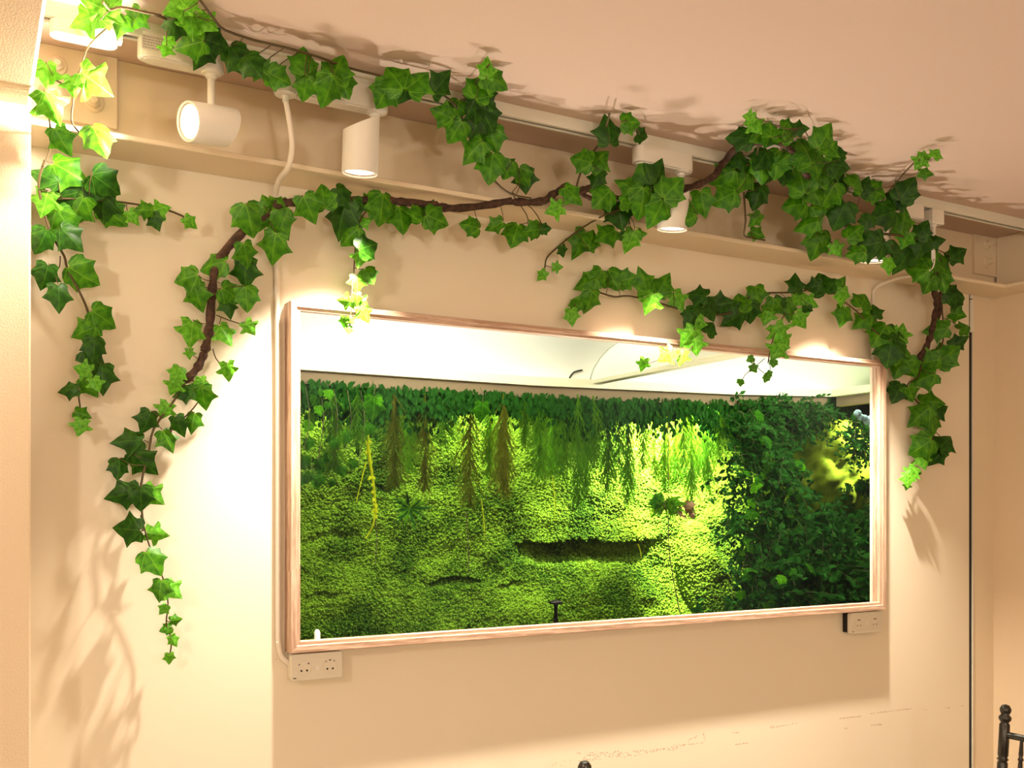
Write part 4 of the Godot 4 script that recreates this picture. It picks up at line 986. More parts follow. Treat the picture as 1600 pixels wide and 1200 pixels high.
# ---------------------------------------------------------------- materials
func wood_image(dark: Color, light: Color, seed_: int) -> ImageTexture:
	var n := FastNoiseLite.new()
	n.seed = seed_
	n.frequency = 0.02
	n.fractal_octaves = 4
	var im := Image.create(512, 128, false, Image.FORMAT_RGB8)
	for y in 128:
		for x in 512:
			var v := n.get_noise_2d(x * 0.25, y * 5.0) * 0.9 + n.get_noise_2d(x * 1.2 + 900.0, y * 16.0) * 0.5
			im.set_pixel(x, y, dark.lerp(light, clampf(0.55 + v, 0.0, 1.0)))
	im.generate_mipmaps()
	return ImageTexture.create_from_image(im)

func leaf_image(dark: Color, light: Color, vein: Color, seed_: int) -> ImageTexture:
	var n := FastNoiseLite.new()
	n.seed = seed_
	n.frequency = 0.03
	var base := Vector2(0.5, 0.92)
	var ends := [Vector2(0.5, 0.02), Vector2(0.06, 0.46), Vector2(0.94, 0.46), Vector2(0.1, 0.84), Vector2(0.9, 0.84)]
	var im := Image.create(128, 128, false, Image.FORMAT_RGB8)
	for y in 128:
		for x in 128:
			var p := Vector2(x / 127.0, y / 127.0)
			var c := dark.lerp(light, clampf(0.5 + n.get_noise_2d(x, y) * 1.1, 0.0, 1.0))
			var d := 1.0
			for e in ends:
				var q := Geometry2D.get_closest_point_to_segment(p, base, e)
				d = minf(d, p.distance_to(q))
			var along_main := absf(p.x - 0.5)
			var rib := absf(fposmod(p.y * 9.0 + along_main * 8.0, 1.0) - 0.5)
			c = c.lerp(vein, clampf(1.0 - d / 0.016, 0.0, 1.0) * 0.75)
			c = c.lerp(vein, clampf(1.0 - rib / 0.07, 0.0, 1.0) * 0.2)
			im.set_pixel(x, y, c)
	im.generate_mipmaps()
	return ImageTexture.create_from_image(im)

func wall_image() -> ImageTexture:
	# paint with brown chair-back scuffs where the photograph shows them
	var w := 2048
	var h := 1236
	var im := Image.create(w, h, false, Image.FORMAT_RGB8)
	im.fill(Color.WHITE)
	var r := RandomNumberGenerator.new()
	r.seed = 41
	for s in SCUFFS:
		var a := Vector2(s[0], s[1])
		var b := Vector2(s[2], s[3])
		var steps := int(a.distance_to(b) / 0.0016) + 1
		for i in steps:
			if r.randf() > s[5]:
				continue
			var p := a.lerp(b, float(i) / steps) + Vector2(r.randf_range(-1, 1) * 0.003, r.randf_range(-1, 1) * s[4])
			var px := int((p.x + 0.6) / 4.26 * w)
			var py := int((2.57 - p.y) / 2.57 * h)
			var k := r.randf_range(0.25, 0.75)
			im.set_pixel(clampi(px, 0, w - 1), clampi(py, 0, h - 1), Color.WHITE.lerp(Color(0.62, 0.42, 0.28), k))
			if r.randf() < 0.5:
				im.set_pixel(clampi(px + 1, 0, w - 1), clampi(py, 0, h - 1), Color.WHITE.lerp(Color(0.62, 0.42, 0.28), k * 0.7))
	im.generate_mipmaps()
	return ImageTexture.create_from_image(im)

func make_materials() -> void:
	var paint := noise_tex(0.02, 512, true, 1.2, 5)
	M.wall = mat(Color(0.915, 0.87, 0.785), 0.8, 0.3)
	M.wall.albedo_texture = wall_image()
	M.plaster = mat(Color(0.9, 0.82, 0.71), 0.85, 0.3)
	M.plaster.normal_enabled = true
	M.plaster.normal_texture = noise_tex(0.05, 512, true, 5.0, 9)
	M.plaster.normal_scale = 0.15
	M.plaster.uv1_triplanar = true
	M.plaster.uv1_world_triplanar = true
	M.plaster.uv1_scale = Vector3(7, 7, 7)
	M.plaster_rough = M.plaster.duplicate()
	M.plaster_rough.normal_scale = 0.35
	M.ceiling = mat(Color(0.79, 0.7, 0.64), 0.75, 0.3)
	M.ceiling.normal_enabled = true
	M.ceiling.normal_texture = paint
	M.ceiling.normal_scale = 0.25
	M.ceiling.uv1_triplanar = true
	M.ceiling.uv1_world_triplanar = true
	M.steel = mat(Color(0.9, 0.835, 0.73), 0.6, 0.4)
	M.steel.normal_enabled = true
	M.steel.normal_texture = paint
	M.steel.normal_scale = 0.3
	M.steel.uv1_triplanar = true
	M.steel.uv1_world_triplanar = true
	M.floor = mat(Color(0.6, 0.56, 0.5), 0.6)
	M.white = mat(Color(0.9, 0.88, 0.84), 0.45)
	M.white_track = mat(Color(0.88, 0.87, 0.82), 0.5)
	M.track_slot = mat(Color(0.33, 0.22, 0.15), 0.7)
	M.plastic = mat(Color(0.87, 0.84, 0.77), 0.4)
	M.cord = mat(Color(0.9, 0.86, 0.8), 0.5)
	M.black = mat(Color(0.05, 0.035, 0.03), 0.6)
	M.hole = mat(Color(0.09, 0.05, 0.03), 0.8)
	M.metal = mat(Color(0.7, 0.65, 0.6), 0.35)
	M.metal.metallic = 0.9
	M.print_grey = mat(Color(0.62, 0.58, 0.55), 0.7)
	M.sticker = mat(Color(0.86, 0.82, 0.78), 0.5)
	M.wood = mat(Color.WHITE, 0.42, 0.5)
	M.wood.albedo_texture = wood_image(Color(0.66, 0.52, 0.43), Color(0.86, 0.75, 0.66), 3)
	M.bark = mat(Color.WHITE, 0.85)
	M.bark.albedo_texture = tinted_noise(0.02, 256, Color(0.12, 0.07, 0.045), Color(0.4, 0.27, 0.19), 8)
	M.bark.uv1_triplanar = true
	M.bark.uv1_scale = Vector3(9, 9, 9)
	M.twig = mat(Color(0.3, 0.24, 0.12), 0.75)
	M.leaf = []  # dark, mid and lime tones; lime marks young leaves and also strongly lit ones
	for c in [[Color(0.1, 0.26, 0.03), Color(0.18, 0.38, 0.05), Color(0.36, 0.54, 0.16)], [Color(0.17, 0.4, 0.03), Color(0.32, 0.56, 0.06), Color(0.52, 0.7, 0.22)], [Color(0.28, 0.56, 0.08), Color(0.44, 0.72, 0.18), Color(0.66, 0.84, 0.42)]]:
		var m := mat(Color.WHITE, 0.42, 0.35)
		m.albedo_texture = leaf_image(c[0], c[1], c[2], 11 + M.leaf.size())
		m.backlight_enabled = true
		m.backlight = Color(0.45, 0.6, 0.1)
		M.leaf.append(m)
	M.pond_leaf = []
	for k in 3:
		var m2: StandardMaterial3D = M.leaf[k].duplicate()
		m2.metallic_specular = 0.08
		m2.roughness = 0.8
		M.pond_leaf.append(m2)
	# vivarium
	M.moss = mat(Color.WHITE, 0.9, 0.15)
	M.moss.vertex_color_use_as_albedo = true
	M.moss.albedo_texture = tinted_noise(0.12, 512, Color(0.55, 0.6, 0.4), Color(1, 1, 1), 23)
	M.moss.uv1_triplanar = true
	M.moss.uv1_scale = Vector3(3, 3, 3)
	M.moss_tuft = mat(Color.WHITE, 0.9, 0.15)
	M.moss_tuft.vertex_color_use_as_albedo = true
	M.hood = mat(Color(0.93, 0.92, 0.88), 0.6)
	M.rail = mat(Color(0.88, 0.86, 0.74), 0.55)
	M.fascia = mat(Color(0.5, 0.43, 0.34), 0.9, 0.1)
	M.case = mat(Color(0.12, 0.14, 0.09), 0.9)
	M.soil = mat(Color(0.12, 0.09, 0.05), 0.95)
	M.fern = mat(Color(0.24, 0.43, 0.07), 0.8, 0.06)
	M.fern_brown = mat(Color(0.3, 0.3, 0.08), 0.8, 0.1)
	for k in ["fern", "fern_brown"]:
		M[k].backlight_enabled = true
		M[k].backlight = Color(0.4, 0.5, 0.08)
	M.fern_yellow = mat(Color(0.82, 0.88, 0.14), 0.7, 0.1)
	M.fern_yellow.backlight_enabled = true
	M.fern_yellow.backlight = Color(0.5, 0.5, 0.08)
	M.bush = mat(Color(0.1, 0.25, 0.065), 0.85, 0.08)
	M.dried = mat(Color(0.45, 0.33, 0.2), 0.8)
	M.root = mat(Color(0.32, 0.3, 0.16), 0.8)
	M.pale_blue = mat(Color(0.72, 0.88, 0.96), 0.4)
	M.glass = mat(Color(0.97, 1.0, 0.98, 0.001), 0.02, 0.05)
	M.glass.transparency = BaseMaterial3D.TRANSPARENCY_ALPHA
	M.lens = glow(Color(1.0, 0.93, 0.82), 6.0)
	M.bulb = glow(Color(1.0, 0.84, 0.66), 2.0)
	M.led = glow(Color(0.97, 1.0, 0.9), 3.0)
	M.chair = mat(Color(0.075, 0.065, 0.045), 0.3, 0.6)

# ---------------------------------------------------------------- ivy
func make_leaf_mesh(half: Array, fold: float, droop: float, wave: float, seed_: int) -> ArrayMesh:
	# half outline from petiole round to tip; both halves are fanned from the midrib with a middle ring, then bent
	var r := RandomNumberGenerator.new()
	r.seed = seed_
	var st := new_st()
	st.set_smooth_group(0)
	var centre := Vector2(0, 0.2)
	for side in [-1.0, 1.0]:
		var ph := r.randf() * TAU
		for i in half.size() - 1:
			var a: Vector2 = half[i] * Vector2(side, 1)
			var b: Vector2 = half[i + 1] * Vector2(side, 1)
			var am := a.lerp(centre, 0.45)
			var bm := b.lerp(centre, 0.45)
			for t in [[centre, am, bm], [am, a, b], [am, b, bm]]:
				var o: Array = t if side > 0.0 else [t[0], t[2], t[1]]
				for q in o:
					var z: float = -fold * absf(q.x) - droop * maxf(0.0, q.y - 0.25) * (q.y - 0.25) + wave * sin(q.x * 9.0 + q.y * 6.0 + ph) * minf(1.0, absf(q.x) * 4.0)
					st.set_uv(Vector2(q.x * 0.8 + 0.5, 0.92 - (q.y) * 0.9))
					st.add_vertex(Vector3(q.x, q.y, z))
	return commit(st)

func make_leaf_meshes() -> void:
	var broad := [Vector2(0, 0.05), Vector2(0.1, -0.05), Vector2(0.27, -0.06), Vector2(0.42, 0.02), Vector2(0.51, 0.16), Vector2(0.45, 0.28), Vector2(0.49, 0.4), Vector2(0.56, 0.56), Vector2(0.39, 0.59), Vector2(0.295, 0.67), Vector2(0.19, 0.83), Vector2(0, 1)]
	var sharp := [Vector2(0, 0.06), Vector2(0.1, -0.04), Vector2(0.24, -0.08), Vector2(0.4, 0.0), Vector2(0.36, 0.2), Vector2(0.42, 0.33), Vector2(0.6, 0.5), Vector2(0.42, 0.56), Vector2(0.3, 0.63), Vector2(0.19, 0.8), Vector2(0, 1.05)]
	var young_lit := [Vector2(0, 0.06), Vector2(0.16, -0.08), Vector2(0.42, -0.02), Vector2(0.34, 0.14), Vector2(0.32, 0.26), Vector2(0.62, 0.38), Vector2(0.52, 0.5), Vector2(0.3, 0.54), Vector2(0.2, 0.7), Vector2(0, 0.98)]
	for s in [[broad, 0.22, 0.35, 0.035, 1], [broad, 0.4, 0.55, 0.04, 2], [sharp, 0.26, 0.4, 0.04, 3], [sharp, 0.42, 0.6, 0.02, 4], [young_lit, 0.2, 0.2, 0.05, 5], [young_lit, 0.36, 0.5, 0.05, 6]]:
		leaf_meshes.append(make_leaf_mesh(s[0], s[1], s[2], s[3], s[4]))

func garland(label: String, stems: Array, leaves: Array) -> void:
	var first: Array = stems[0]
	var o := thing("ivy_garland", label, "ivy", Vector3(first[1], first[2], first[3]), "artificial ivy garlands")
	var off := o.position
	var twigs := new_st()
	for s in stems:
		var pts := []
		for i in range(1, s.size(), 3):
			pts.append(Vector3(s[i], s[i + 1], s[i + 2]) - off)
		var r: float = s[0]
		var woody := r > 0.0045
		var path := smooth_path(pts, 5 if woody else 3)
		var rads := []
		for i in path.size():
			rads.append(r * (1.0 + (0.16 * sin(i * 1.7) + 0.1 * sin(i * 4.1) if woody else 0.0)) * (0.7 if woody and (i == 0 or i == path.size() - 1) else 1.0))
		if woody:
			var st := new_st()
			tube(st, path, rads, 9)
			# a second strand wound round the branch
			var wound := []
			var wr := []
			for i in path.size():
				var a := i * 0.8
				wound.append(path[i] + Vector3(cos(a) * 0.6, sin(a), cos(a)) * r * 0.75)
				wr.append(r * 0.5)
			tube(st, wound, wr, 6)
			part("branch", st, M.bark, o)
		else:
			if r > 0.00115:
				var sst := new_st()
				tube(sst, path, rads, 5)
				part("stem", sst, M.twig, o)
			else:
				tube(twigs, path, rads, 5)
	part("leaf_stalks", twigs, M.twig, o).set_meta("kind", "stuff")
	for l in leaves:
		var t := Vector3(l[4], l[5], l[6]).normalized()
		var n := Vector3(l[7], l[8], l[9])
		n = (n - t * n.dot(t)).normalized()
		var kind: int = l[10]
		var pick: int = [0, 1, 2, 3][rng.randi() % 4] if kind < 2 else [4, 5, 4, 2][rng.randi() % 4]
		var leaf := mesh_node("leaf", leaf_meshes[pick], M.leaf[kind], o)
		var sz: float = l[3]
		leaf.transform = Transform3D(Basis(t.cross(n) * sz * rng.randf_range(0.88, 1.08), t * sz, n * sz), Vector3(l[0], l[1], l[2]) - off)

# ---------------------------------------------------------------- room
func build_room() -> void:
	# main wall with the vivarium opening
	var st := new_st()
	st.set_smooth_group(-1)
	var xs := [-0.6, HOLE[0], HOLE[1], 3.488]
	var ys := [0.0, HOLE[2], HOLE[3], 2.57]
	for i in 3:
		for j in 3:
			if i == 1 and j == 1:
				continue
			for f in [[0.0, Vector3(0, 0, -1)], [-0.012, Vector3(0, 0, 1)]]:
				var z: float = f[0]
				var q := [Vector3(xs[i], ys[j], z), Vector3(xs[i + 1], ys[j], z), Vector3(xs[i + 1], ys[j + 1], z), Vector3(xs[i], ys[j + 1], z)]
				var order := [0, 2, 1, 0, 3, 2] if z == 0.0 else [0, 1, 2, 0, 2, 3]
				for k in order:
					st.set_uv(Vector2((q[k].x + 0.6) / 4.26, (2.57 - q[k].y) / 2.57))
					st.add_vertex(q[k])
	var c := Vector3((HOLE[0] + HOLE[1]) / 2.0, (HOLE[2] + HOLE[3]) / 2.0, -0.006)
	for e in [[0, 2, 1, 2], [0, 3, 1, 3]]:
		var a := Vector3(HOLE[e[0]], HOLE[e[1]], 0)
		var b := Vector3(HOLE[e[2]], HOLE[e[3]], 0)
		st.set_uv(Vector2(0.01, 0.01))
		quad_out(st, a, b, b - Vector3(0, 0, 0.012), a - Vector3(0, 0, 0.012), c + (a + b) - 2.0 * Vector3(c.x, c.y, 0))
	for e in [0, 1]:
		var a := Vector3(HOLE[e], HOLE[2], 0)
		var b := Vector3(HOLE[e], HOLE[3], 0)
		st.set_uv(Vector2(0.01, 0.01))
		quad_out(st, a, b, b - Vector3(0, 0, 0.012), a - Vector3(0, 0, 0.012), Vector3(a.x * 2.0 - c.x, c.y, 0))
	st.set_uv(Vector2(0.01, 0.01))
	for x in [-0.6, 3.488]:
		quad_out(st, Vector3(x, 0, 0), Vector3(x, 2.57, 0), Vector3(x, 2.57, -0.012), Vector3(x, 0, -0.012), c)
	struct("wall_back", st, M.wall)
	# narrow return panel right of the dark shadow gap, and the gap's back
	var pn := new_st()
	box(pn, Vector3(3.507, 0, -0.05), Vector3(3.66, 2.57, -0.002), 0.001)
	struct("trim_1", pn, M.steel)
	struct("trim_2", b3(3.505, 3.511, 0.0, 2.335, -0.03, 0.004, 0.001), M.plastic)
	struct("trim_3", b3(3.48, 3.52, 0.0, 2.57, -0.075, -0.051, 0.001), M.black)
	struct("trim_4", b3(3.489, 3.505, 0.0, 2.335, -0.05, -0.001, 0.001), M.black)
	struct("wall_right", b3(3.643, 3.74, 0.0, 2.57, -0.05, 4.6, 0.0), M.plaster)
	struct("wall_left", b3(-2.3, -2.2, 0.0, 2.57, -0.05, 4.6, 0.0), M.plaster)
	struct("wall_front", b3(-2.3, 3.74, 0.0, 2.57, 4.5, 4.6, 0.0), M.plaster)
	struct("wall_side", b3(-2.2, -0.6, 0.0, 2.57, -0.05, 0.0, 0.0), M.plaster)
	struct("floor", b3(-2.3, 3.74, -0.08, 0.0, -0.05, 4.6, 0.0), M.floor)
	struct("ceiling", b3(-2.3, 3.74, 2.57, 2.66, -0.05, 4.6, 0.0), M.ceiling)
	# plastered pilaster with a rounded corner, and the dropped soffit it carries
	var pl := new_st()
	box(pl, Vector3(-0.36, 0.0, 0.0), Vector3(0.118, 2.373, 0.17), 0.004)
	struct("wall_pilaster", pl, M.plaster_rough)
	var so := new_st()
	box(so, Vector3(-0.36, 2.373, 0.0), Vector3(0.118, 2.57, 4.5), 0.007)
	struct("ceiling_soffit", so, M.plaster)

func bolt(parent: Node, at: Vector3, s := 1.0) -> void:
	var st := new_st()
	var xf := along(at, Vector3(0, 0, 1))
	lathe(st, [Vector2(0.0, 0.0), Vector2(0.024 * s, 0.0), Vector2(0.024 * s, 0.004), Vector2(0.022 * s, 0.006), Vector2(0.0, 0.006)], 24, xf)
	var b := part("bolt", st, M.steel, parent)
	var hx := new_st()
	lathe(hx, [Vector2(0.0157 * s, 0.006), Vector2(0.0157 * s, 0.016), Vector2(0.013 * s, 0.018), Vector2(0.0, 0.018)], 6, xf, false)
	part("hex_nut", hx, M.steel, b)
	var sh := new_st()
	lathe(sh, [Vector2(0.009 * s, 0.018), Vector2(0.009 * s, 0.026), Vector2(0.007 * s, 0.028), Vector2(0.0, 0.028)], 16, xf)
	part("bolt_shank", sh, M.steel, b)

func build_beam() -> void:
	var o := thing("steel_beam", "cream-painted steel beam running along the wall under the ceiling", "beam", Vector3(0, 2.34, 0))
	var d := Vector3(0, -2.34, 0)
	var w := b3(0.118, 3.643, 2.35, 2.57, 0.0, 0.03)
	var wn := part("web", w, M.steel, o)
	wn.position = d
	var f := part("flange", b3(0.118, 3.643, 2.34, 2.353, 0.0, 0.15, 0.002), M.steel, o)
	f.position = d
	var p := part("splice_plate", b3(0.118, 0.311, 2.40, 2.57, 0.03, 0.041), M.steel, o)
	p.position = d
	for q in [Vector3(0.178, 2.522, 0.041), Vector3(0.258, 2.522, 0.041), Vector3(0.178, 2.452, 0.041), Vector3(0.258, 2.452, 0.041)]:
		bolt(p, q, 0.96)
	var e := part("splice_plate", b3(3.468, 3.613, 2.415, 2.57, 0.03, 0.04), M.steel, o)
	e.position = d
	for q in [Vector3(3.542, 2.538, 0.04), Vector3(3.542, 2.468, 0.04)]:
		bolt(e, q, 0.9)
	# the beam on the side wall that meets it
	var s := thing("steel_beam", "cream-painted steel beam on the right side wall meeting the ivy-hung beam", "beam", Vector3(3.64, 2.34, 0.15))
	var off := Vector3(-3.64, -2.34, -0.15)
	part("web", b3(3.6, 3.643, 2.35, 2.57, 0.041, 4.5), M.steel, s).position = off
	part("flange", b3(3.5, 3.643, 2.34, 2.353, 0.15, 4.5, 0.002), M.steel, s).position = off

func build_track() -> void:
	var o := thing("lighting_track", "long white lighting track fixed along the ceiling above the beam", "track", Vector3(1.8, 2.57, 0.243))
	var st := new_st()
	for q in [[0.2545, 0.260, 2.537, 2.57], [0.226, 0.2315, 2.537, 2.57], [0.2315, 0.2545, 2.555, 2.57], [0.249, 0.2545, 2.537, 2.541], [0.2315, 0.236, 2.537, 2.541]]:
		box(st, Vector3(0.13 - 1.8, q[2] - 2.57, q[0] - 0.243), Vector3(3.59 - 1.8, q[3] - 2.57, q[1] - 0.243), 0.0006)
	part("rail", st, M.white_track, o)
	var s2 := new_st()
	box(s2, Vector3(0.14 - 1.8, -0.0155, -0.011), Vector3(3.58 - 1.8, -0.0148, 0.011), 0.0001)
	part("slot_liner", s2, M.track_slot, o)

func rounded_bar(st: SurfaceTool, lo: Vector3, hi: Vector3, seg := 6) -> void:
	# plate outline with round ends along x, extruded in y
	var r := (hi.z - lo.z) / 2.0
	var zc := (hi.z + lo.z) / 2.0
	var o: Array = []
	for e in [[hi.x - r, -PI / 2], [lo.x + r, PI / 2]]:
		for k in seg + 1:
			var a: float = e[1] + PI * k / seg
			o.append(Vector2(e[0] + cos(a) * r, zc + sin(a) * r))
	var c := Vector3((lo.x + hi.x) / 2.0, (lo.y + hi.y) / 2.0, zc)
	for i in o.size():
		var a: Vector2 = o[i]
		var b: Vector2 = o[(i + 1) % o.size()]
		st.set_smooth_group(0)
		quad_out(st, Vector3(a.x, lo.y, a.y), Vector3(b.x, lo.y, b.y), Vector3(b.x, hi.y, b.y), Vector3(a.x, hi.y, a.y), c)
		st.set_smooth_group(-1)
		tri_out(st, Vector3(c.x, lo.y, zc), Vector3(a.x, lo.y, a.y), Vector3(b.x, lo.y, b.y), c)
		tri_out(st, Vector3(c.x, hi.y, zc), Vector3(a.x, hi.y, a.y), Vector3(b.x, hi.y, b.y), c)

func spotlight(label: String, x0: float, x1: float, ybot: float, ytop: float, neck: Vector3, face: Vector3, dir: Vector3, length: float, slant: float, energy: float, angle: float, blend: float) -> Node3D:
	var o := thing("track_spotlight", label, "spotlight", Vector3((x0 + x1) / 2.0, ytop, 0.243), "white track spotlights")
	var off := -o.position
	var ad := new_st()
	rounded_bar(ad, Vector3(x0, ybot, 0.221), Vector3(x1, ytop, 0.265))
	var driver := part("driver_box", ad, M.white, o)
	driver.position = off
	var lid := new_st()
	rounded_bar(lid, Vector3(x0 + 0.012, ybot - 0.004, 0.226), Vector3(x1 - 0.004, ybot, 0.26))
	part("driver_cover", lid, M.white, driver)
	# swivel disc, collar and stem
	var sw := new_st()
	lathe(sw, [Vector2(0, 0.004), Vector2(0.023, 0.004), Vector2(0.023, -0.003), Vector2(0.02, -0.006), Vector2(0.013, -0.007), Vector2(0.012, -0.014), Vector2(0.008, -0.016)], 24, Transform3D(Basis.IDENTITY, neck))
	part("swivel", sw, M.white, o).position = off
	var d := dir.normalized()
	var back := face - d * length
	var joint: Vector3 = face - d * (length * 0.62)
	var stm := new_st()
	var arm_end := Vector3(neck.x, minf(joint.y + 0.02, neck.y - 0.02), neck.z)
	tube(stm, [neck - Vector3(0, 0.01, 0), arm_end, arm_end.lerp(joint, 0.5)], [0.0085, 0.0085, 0.0085], 14)
	part("stem", stm, M.white, o).position = off
	# head: cylinder whose rear end is cut at a slant
	var R := 0.0445
	var xf := along(face, d)
	var hd := new_st()
	var segs := 36
	var rear := func(a: float, rr: float) -> Vector3:
		var p := xf * Vector3(cos(a) * rr, 0, sin(a) * rr)
		var side := (p - face).dot(Vector3(1, 0, 0)) / R if absf(d.y) > 0.5 else (p - face).dot(Vector3(0, 1, 0)) / R
		return p - d * (length - slant * (0.5 - 0.5 * clampf(side, -1, 1)))
	var mid := face - d * length * 0.4
	for k in segs:
		var a0 := TAU * k / segs
		var a1 := TAU * (k + 1) / segs
		var f0: Vector3 = xf * Vector3(cos(a0) * R, -0.002, sin(a0) * R)
		var f1: Vector3 = xf * Vector3(cos(a1) * R, -0.002, sin(a1) * R)
		hd.set_smooth_group(0)
		quad_out(hd, f0, f1, rear.call(a1, R), rear.call(a0, R), mid)
		hd.set_smooth_group(-1)
		var rc: Vector3 = face - d * (length - slant * 0.5)
		tri_out(hd, rc, rear.call(a0, R), rear.call(a1, R), mid)
	# front rim turning inward to the recessed lamp
	lathe(hd, [Vector2(R, -0.002), Vector2(R - 0.001, 0.0), Vector2(R - 0.004, 0.0), Vector2(R - 0.005, -0.012)], 36, xf)
	var head := part("head", hd, M.white, o)
	head.position = off
	var ring := new_st()
	lathe(ring, [Vector2(R - 0.005, -0.004), Vector2(R - 0.008, -0.004), Vector2(R - 0.009, -0.008)], 36, xf)
	part("lamp_ring", ring, M.metal, head)
	var ln := new_st()
	lathe(ln, [Vector2(R - 0.008, -0.0065), Vector2(0.02, -0.0055), Vector2(0.0, -0.005)], 36, xf)
	part("lamp_lens", ln, M.lens, head)
	var l := SpotLight3D.new()
	l.name = "spotlight_beam"
	o.add_child(l, true)
	l.position = face + d * 0.004 + off
	l.basis = Basis.looking_at(d, Vector3(0, 0, 1) if absf(d.y) > 0.5 else Vector3.UP)
	l.light_color = Color(1.0, 0.94, 0.85)
	l.light_energy = energy
	l.light_size = 0.018
	l.spot_range = 12.0
	l.spot_attenuation = 2.0
	l.spot_angle = angle
	l.spot_angle_attenuation = blend
	l.shadow_enabled = true
	return o

func build_spots() -> void:
	var s1 := spotlight("white track spotlight at far left turned sideways towards the pilaster", 0.327, 0.516, 2.496, 2.548, Vector3(0.487, 2.496, 0.243), Vector3(0.428, 2.358, 0.283), Vector3(-0.91, -0.17, 0.38), 0.125, 0.03, 3.0, 75.0, 0.9)
	var lab := part("rating_label", b3(0.333, 0.385, 2.508, 2.54, 0.2652, 0.2658, 0.0002), M.sticker, s1)
	lab.position = -s1.position
	for k in 5:
		var row := new_st()
		var r := RandomNumberGenerator.new()
		r.seed = 90 + k
		var x := 0.336
		while x < 0.378:
			var w := r.randf_range(0.002, 0.006)
			box(row, Vector3(x, 2.5105 + k * 0.006, 0.2658), Vector3(x + w, 2.5130 + k * 0.006, 0.2661), 0.0001)
			x += w + 0.0015
		part("print_line", row, M.print_grey, lab)
	var s2 := spotlight("white track spotlight pointing down above the frame's upper left corner", 0.674, 0.919, 2.482, 2.536, Vector3(0.886, 2.482, 0.243), Vector3(0.846, 2.32, 0.243), Vector3(0.0, -1.0, -0.1), 0.145, 0.045, 8.5, 41.0, 1.0)
	spotlight("white track spotlight pointing down behind ivy at the middle of the track", 1.676, 1.886, 2.49, 2.536, Vector3(1.848, 2.49, 0.243), Vector3(1.815, 2.312, 0.243), Vector3(0.0, -1.0, -0.1), 0.12, 0.045, 8.0, 40.0, 1.0)
	spotlight("white track spotlight almost hidden by the ivy at the right", 2.696, 2.904, 2.49, 2.536, Vector3(2.74, 2.49, 0.243), Vector3(2.66, 2.32, 0.243), Vector3(0.0, -1.0, -0.1), 0.12, 0.045, 8.5, 41.5, 1.0)
	# far-left connector, half overexposed in the photograph
	var c := thing("track_connector", "plain white track connector box beside the pilaster, behind pale ivy leaves", "connector", Vector3(0.2, 2.536, 0.243))
	var st := new_st()
	rounded_bar(st, Vector3(-0.05, -0.03, -0.022), Vector3(0.085, 0.0, 0.022))
	part("body", st, M.white, c)
	part("end_cap", b3(0.085, 0.095, -0.02, -0.002, -0.012, 0.012), M.white, c)

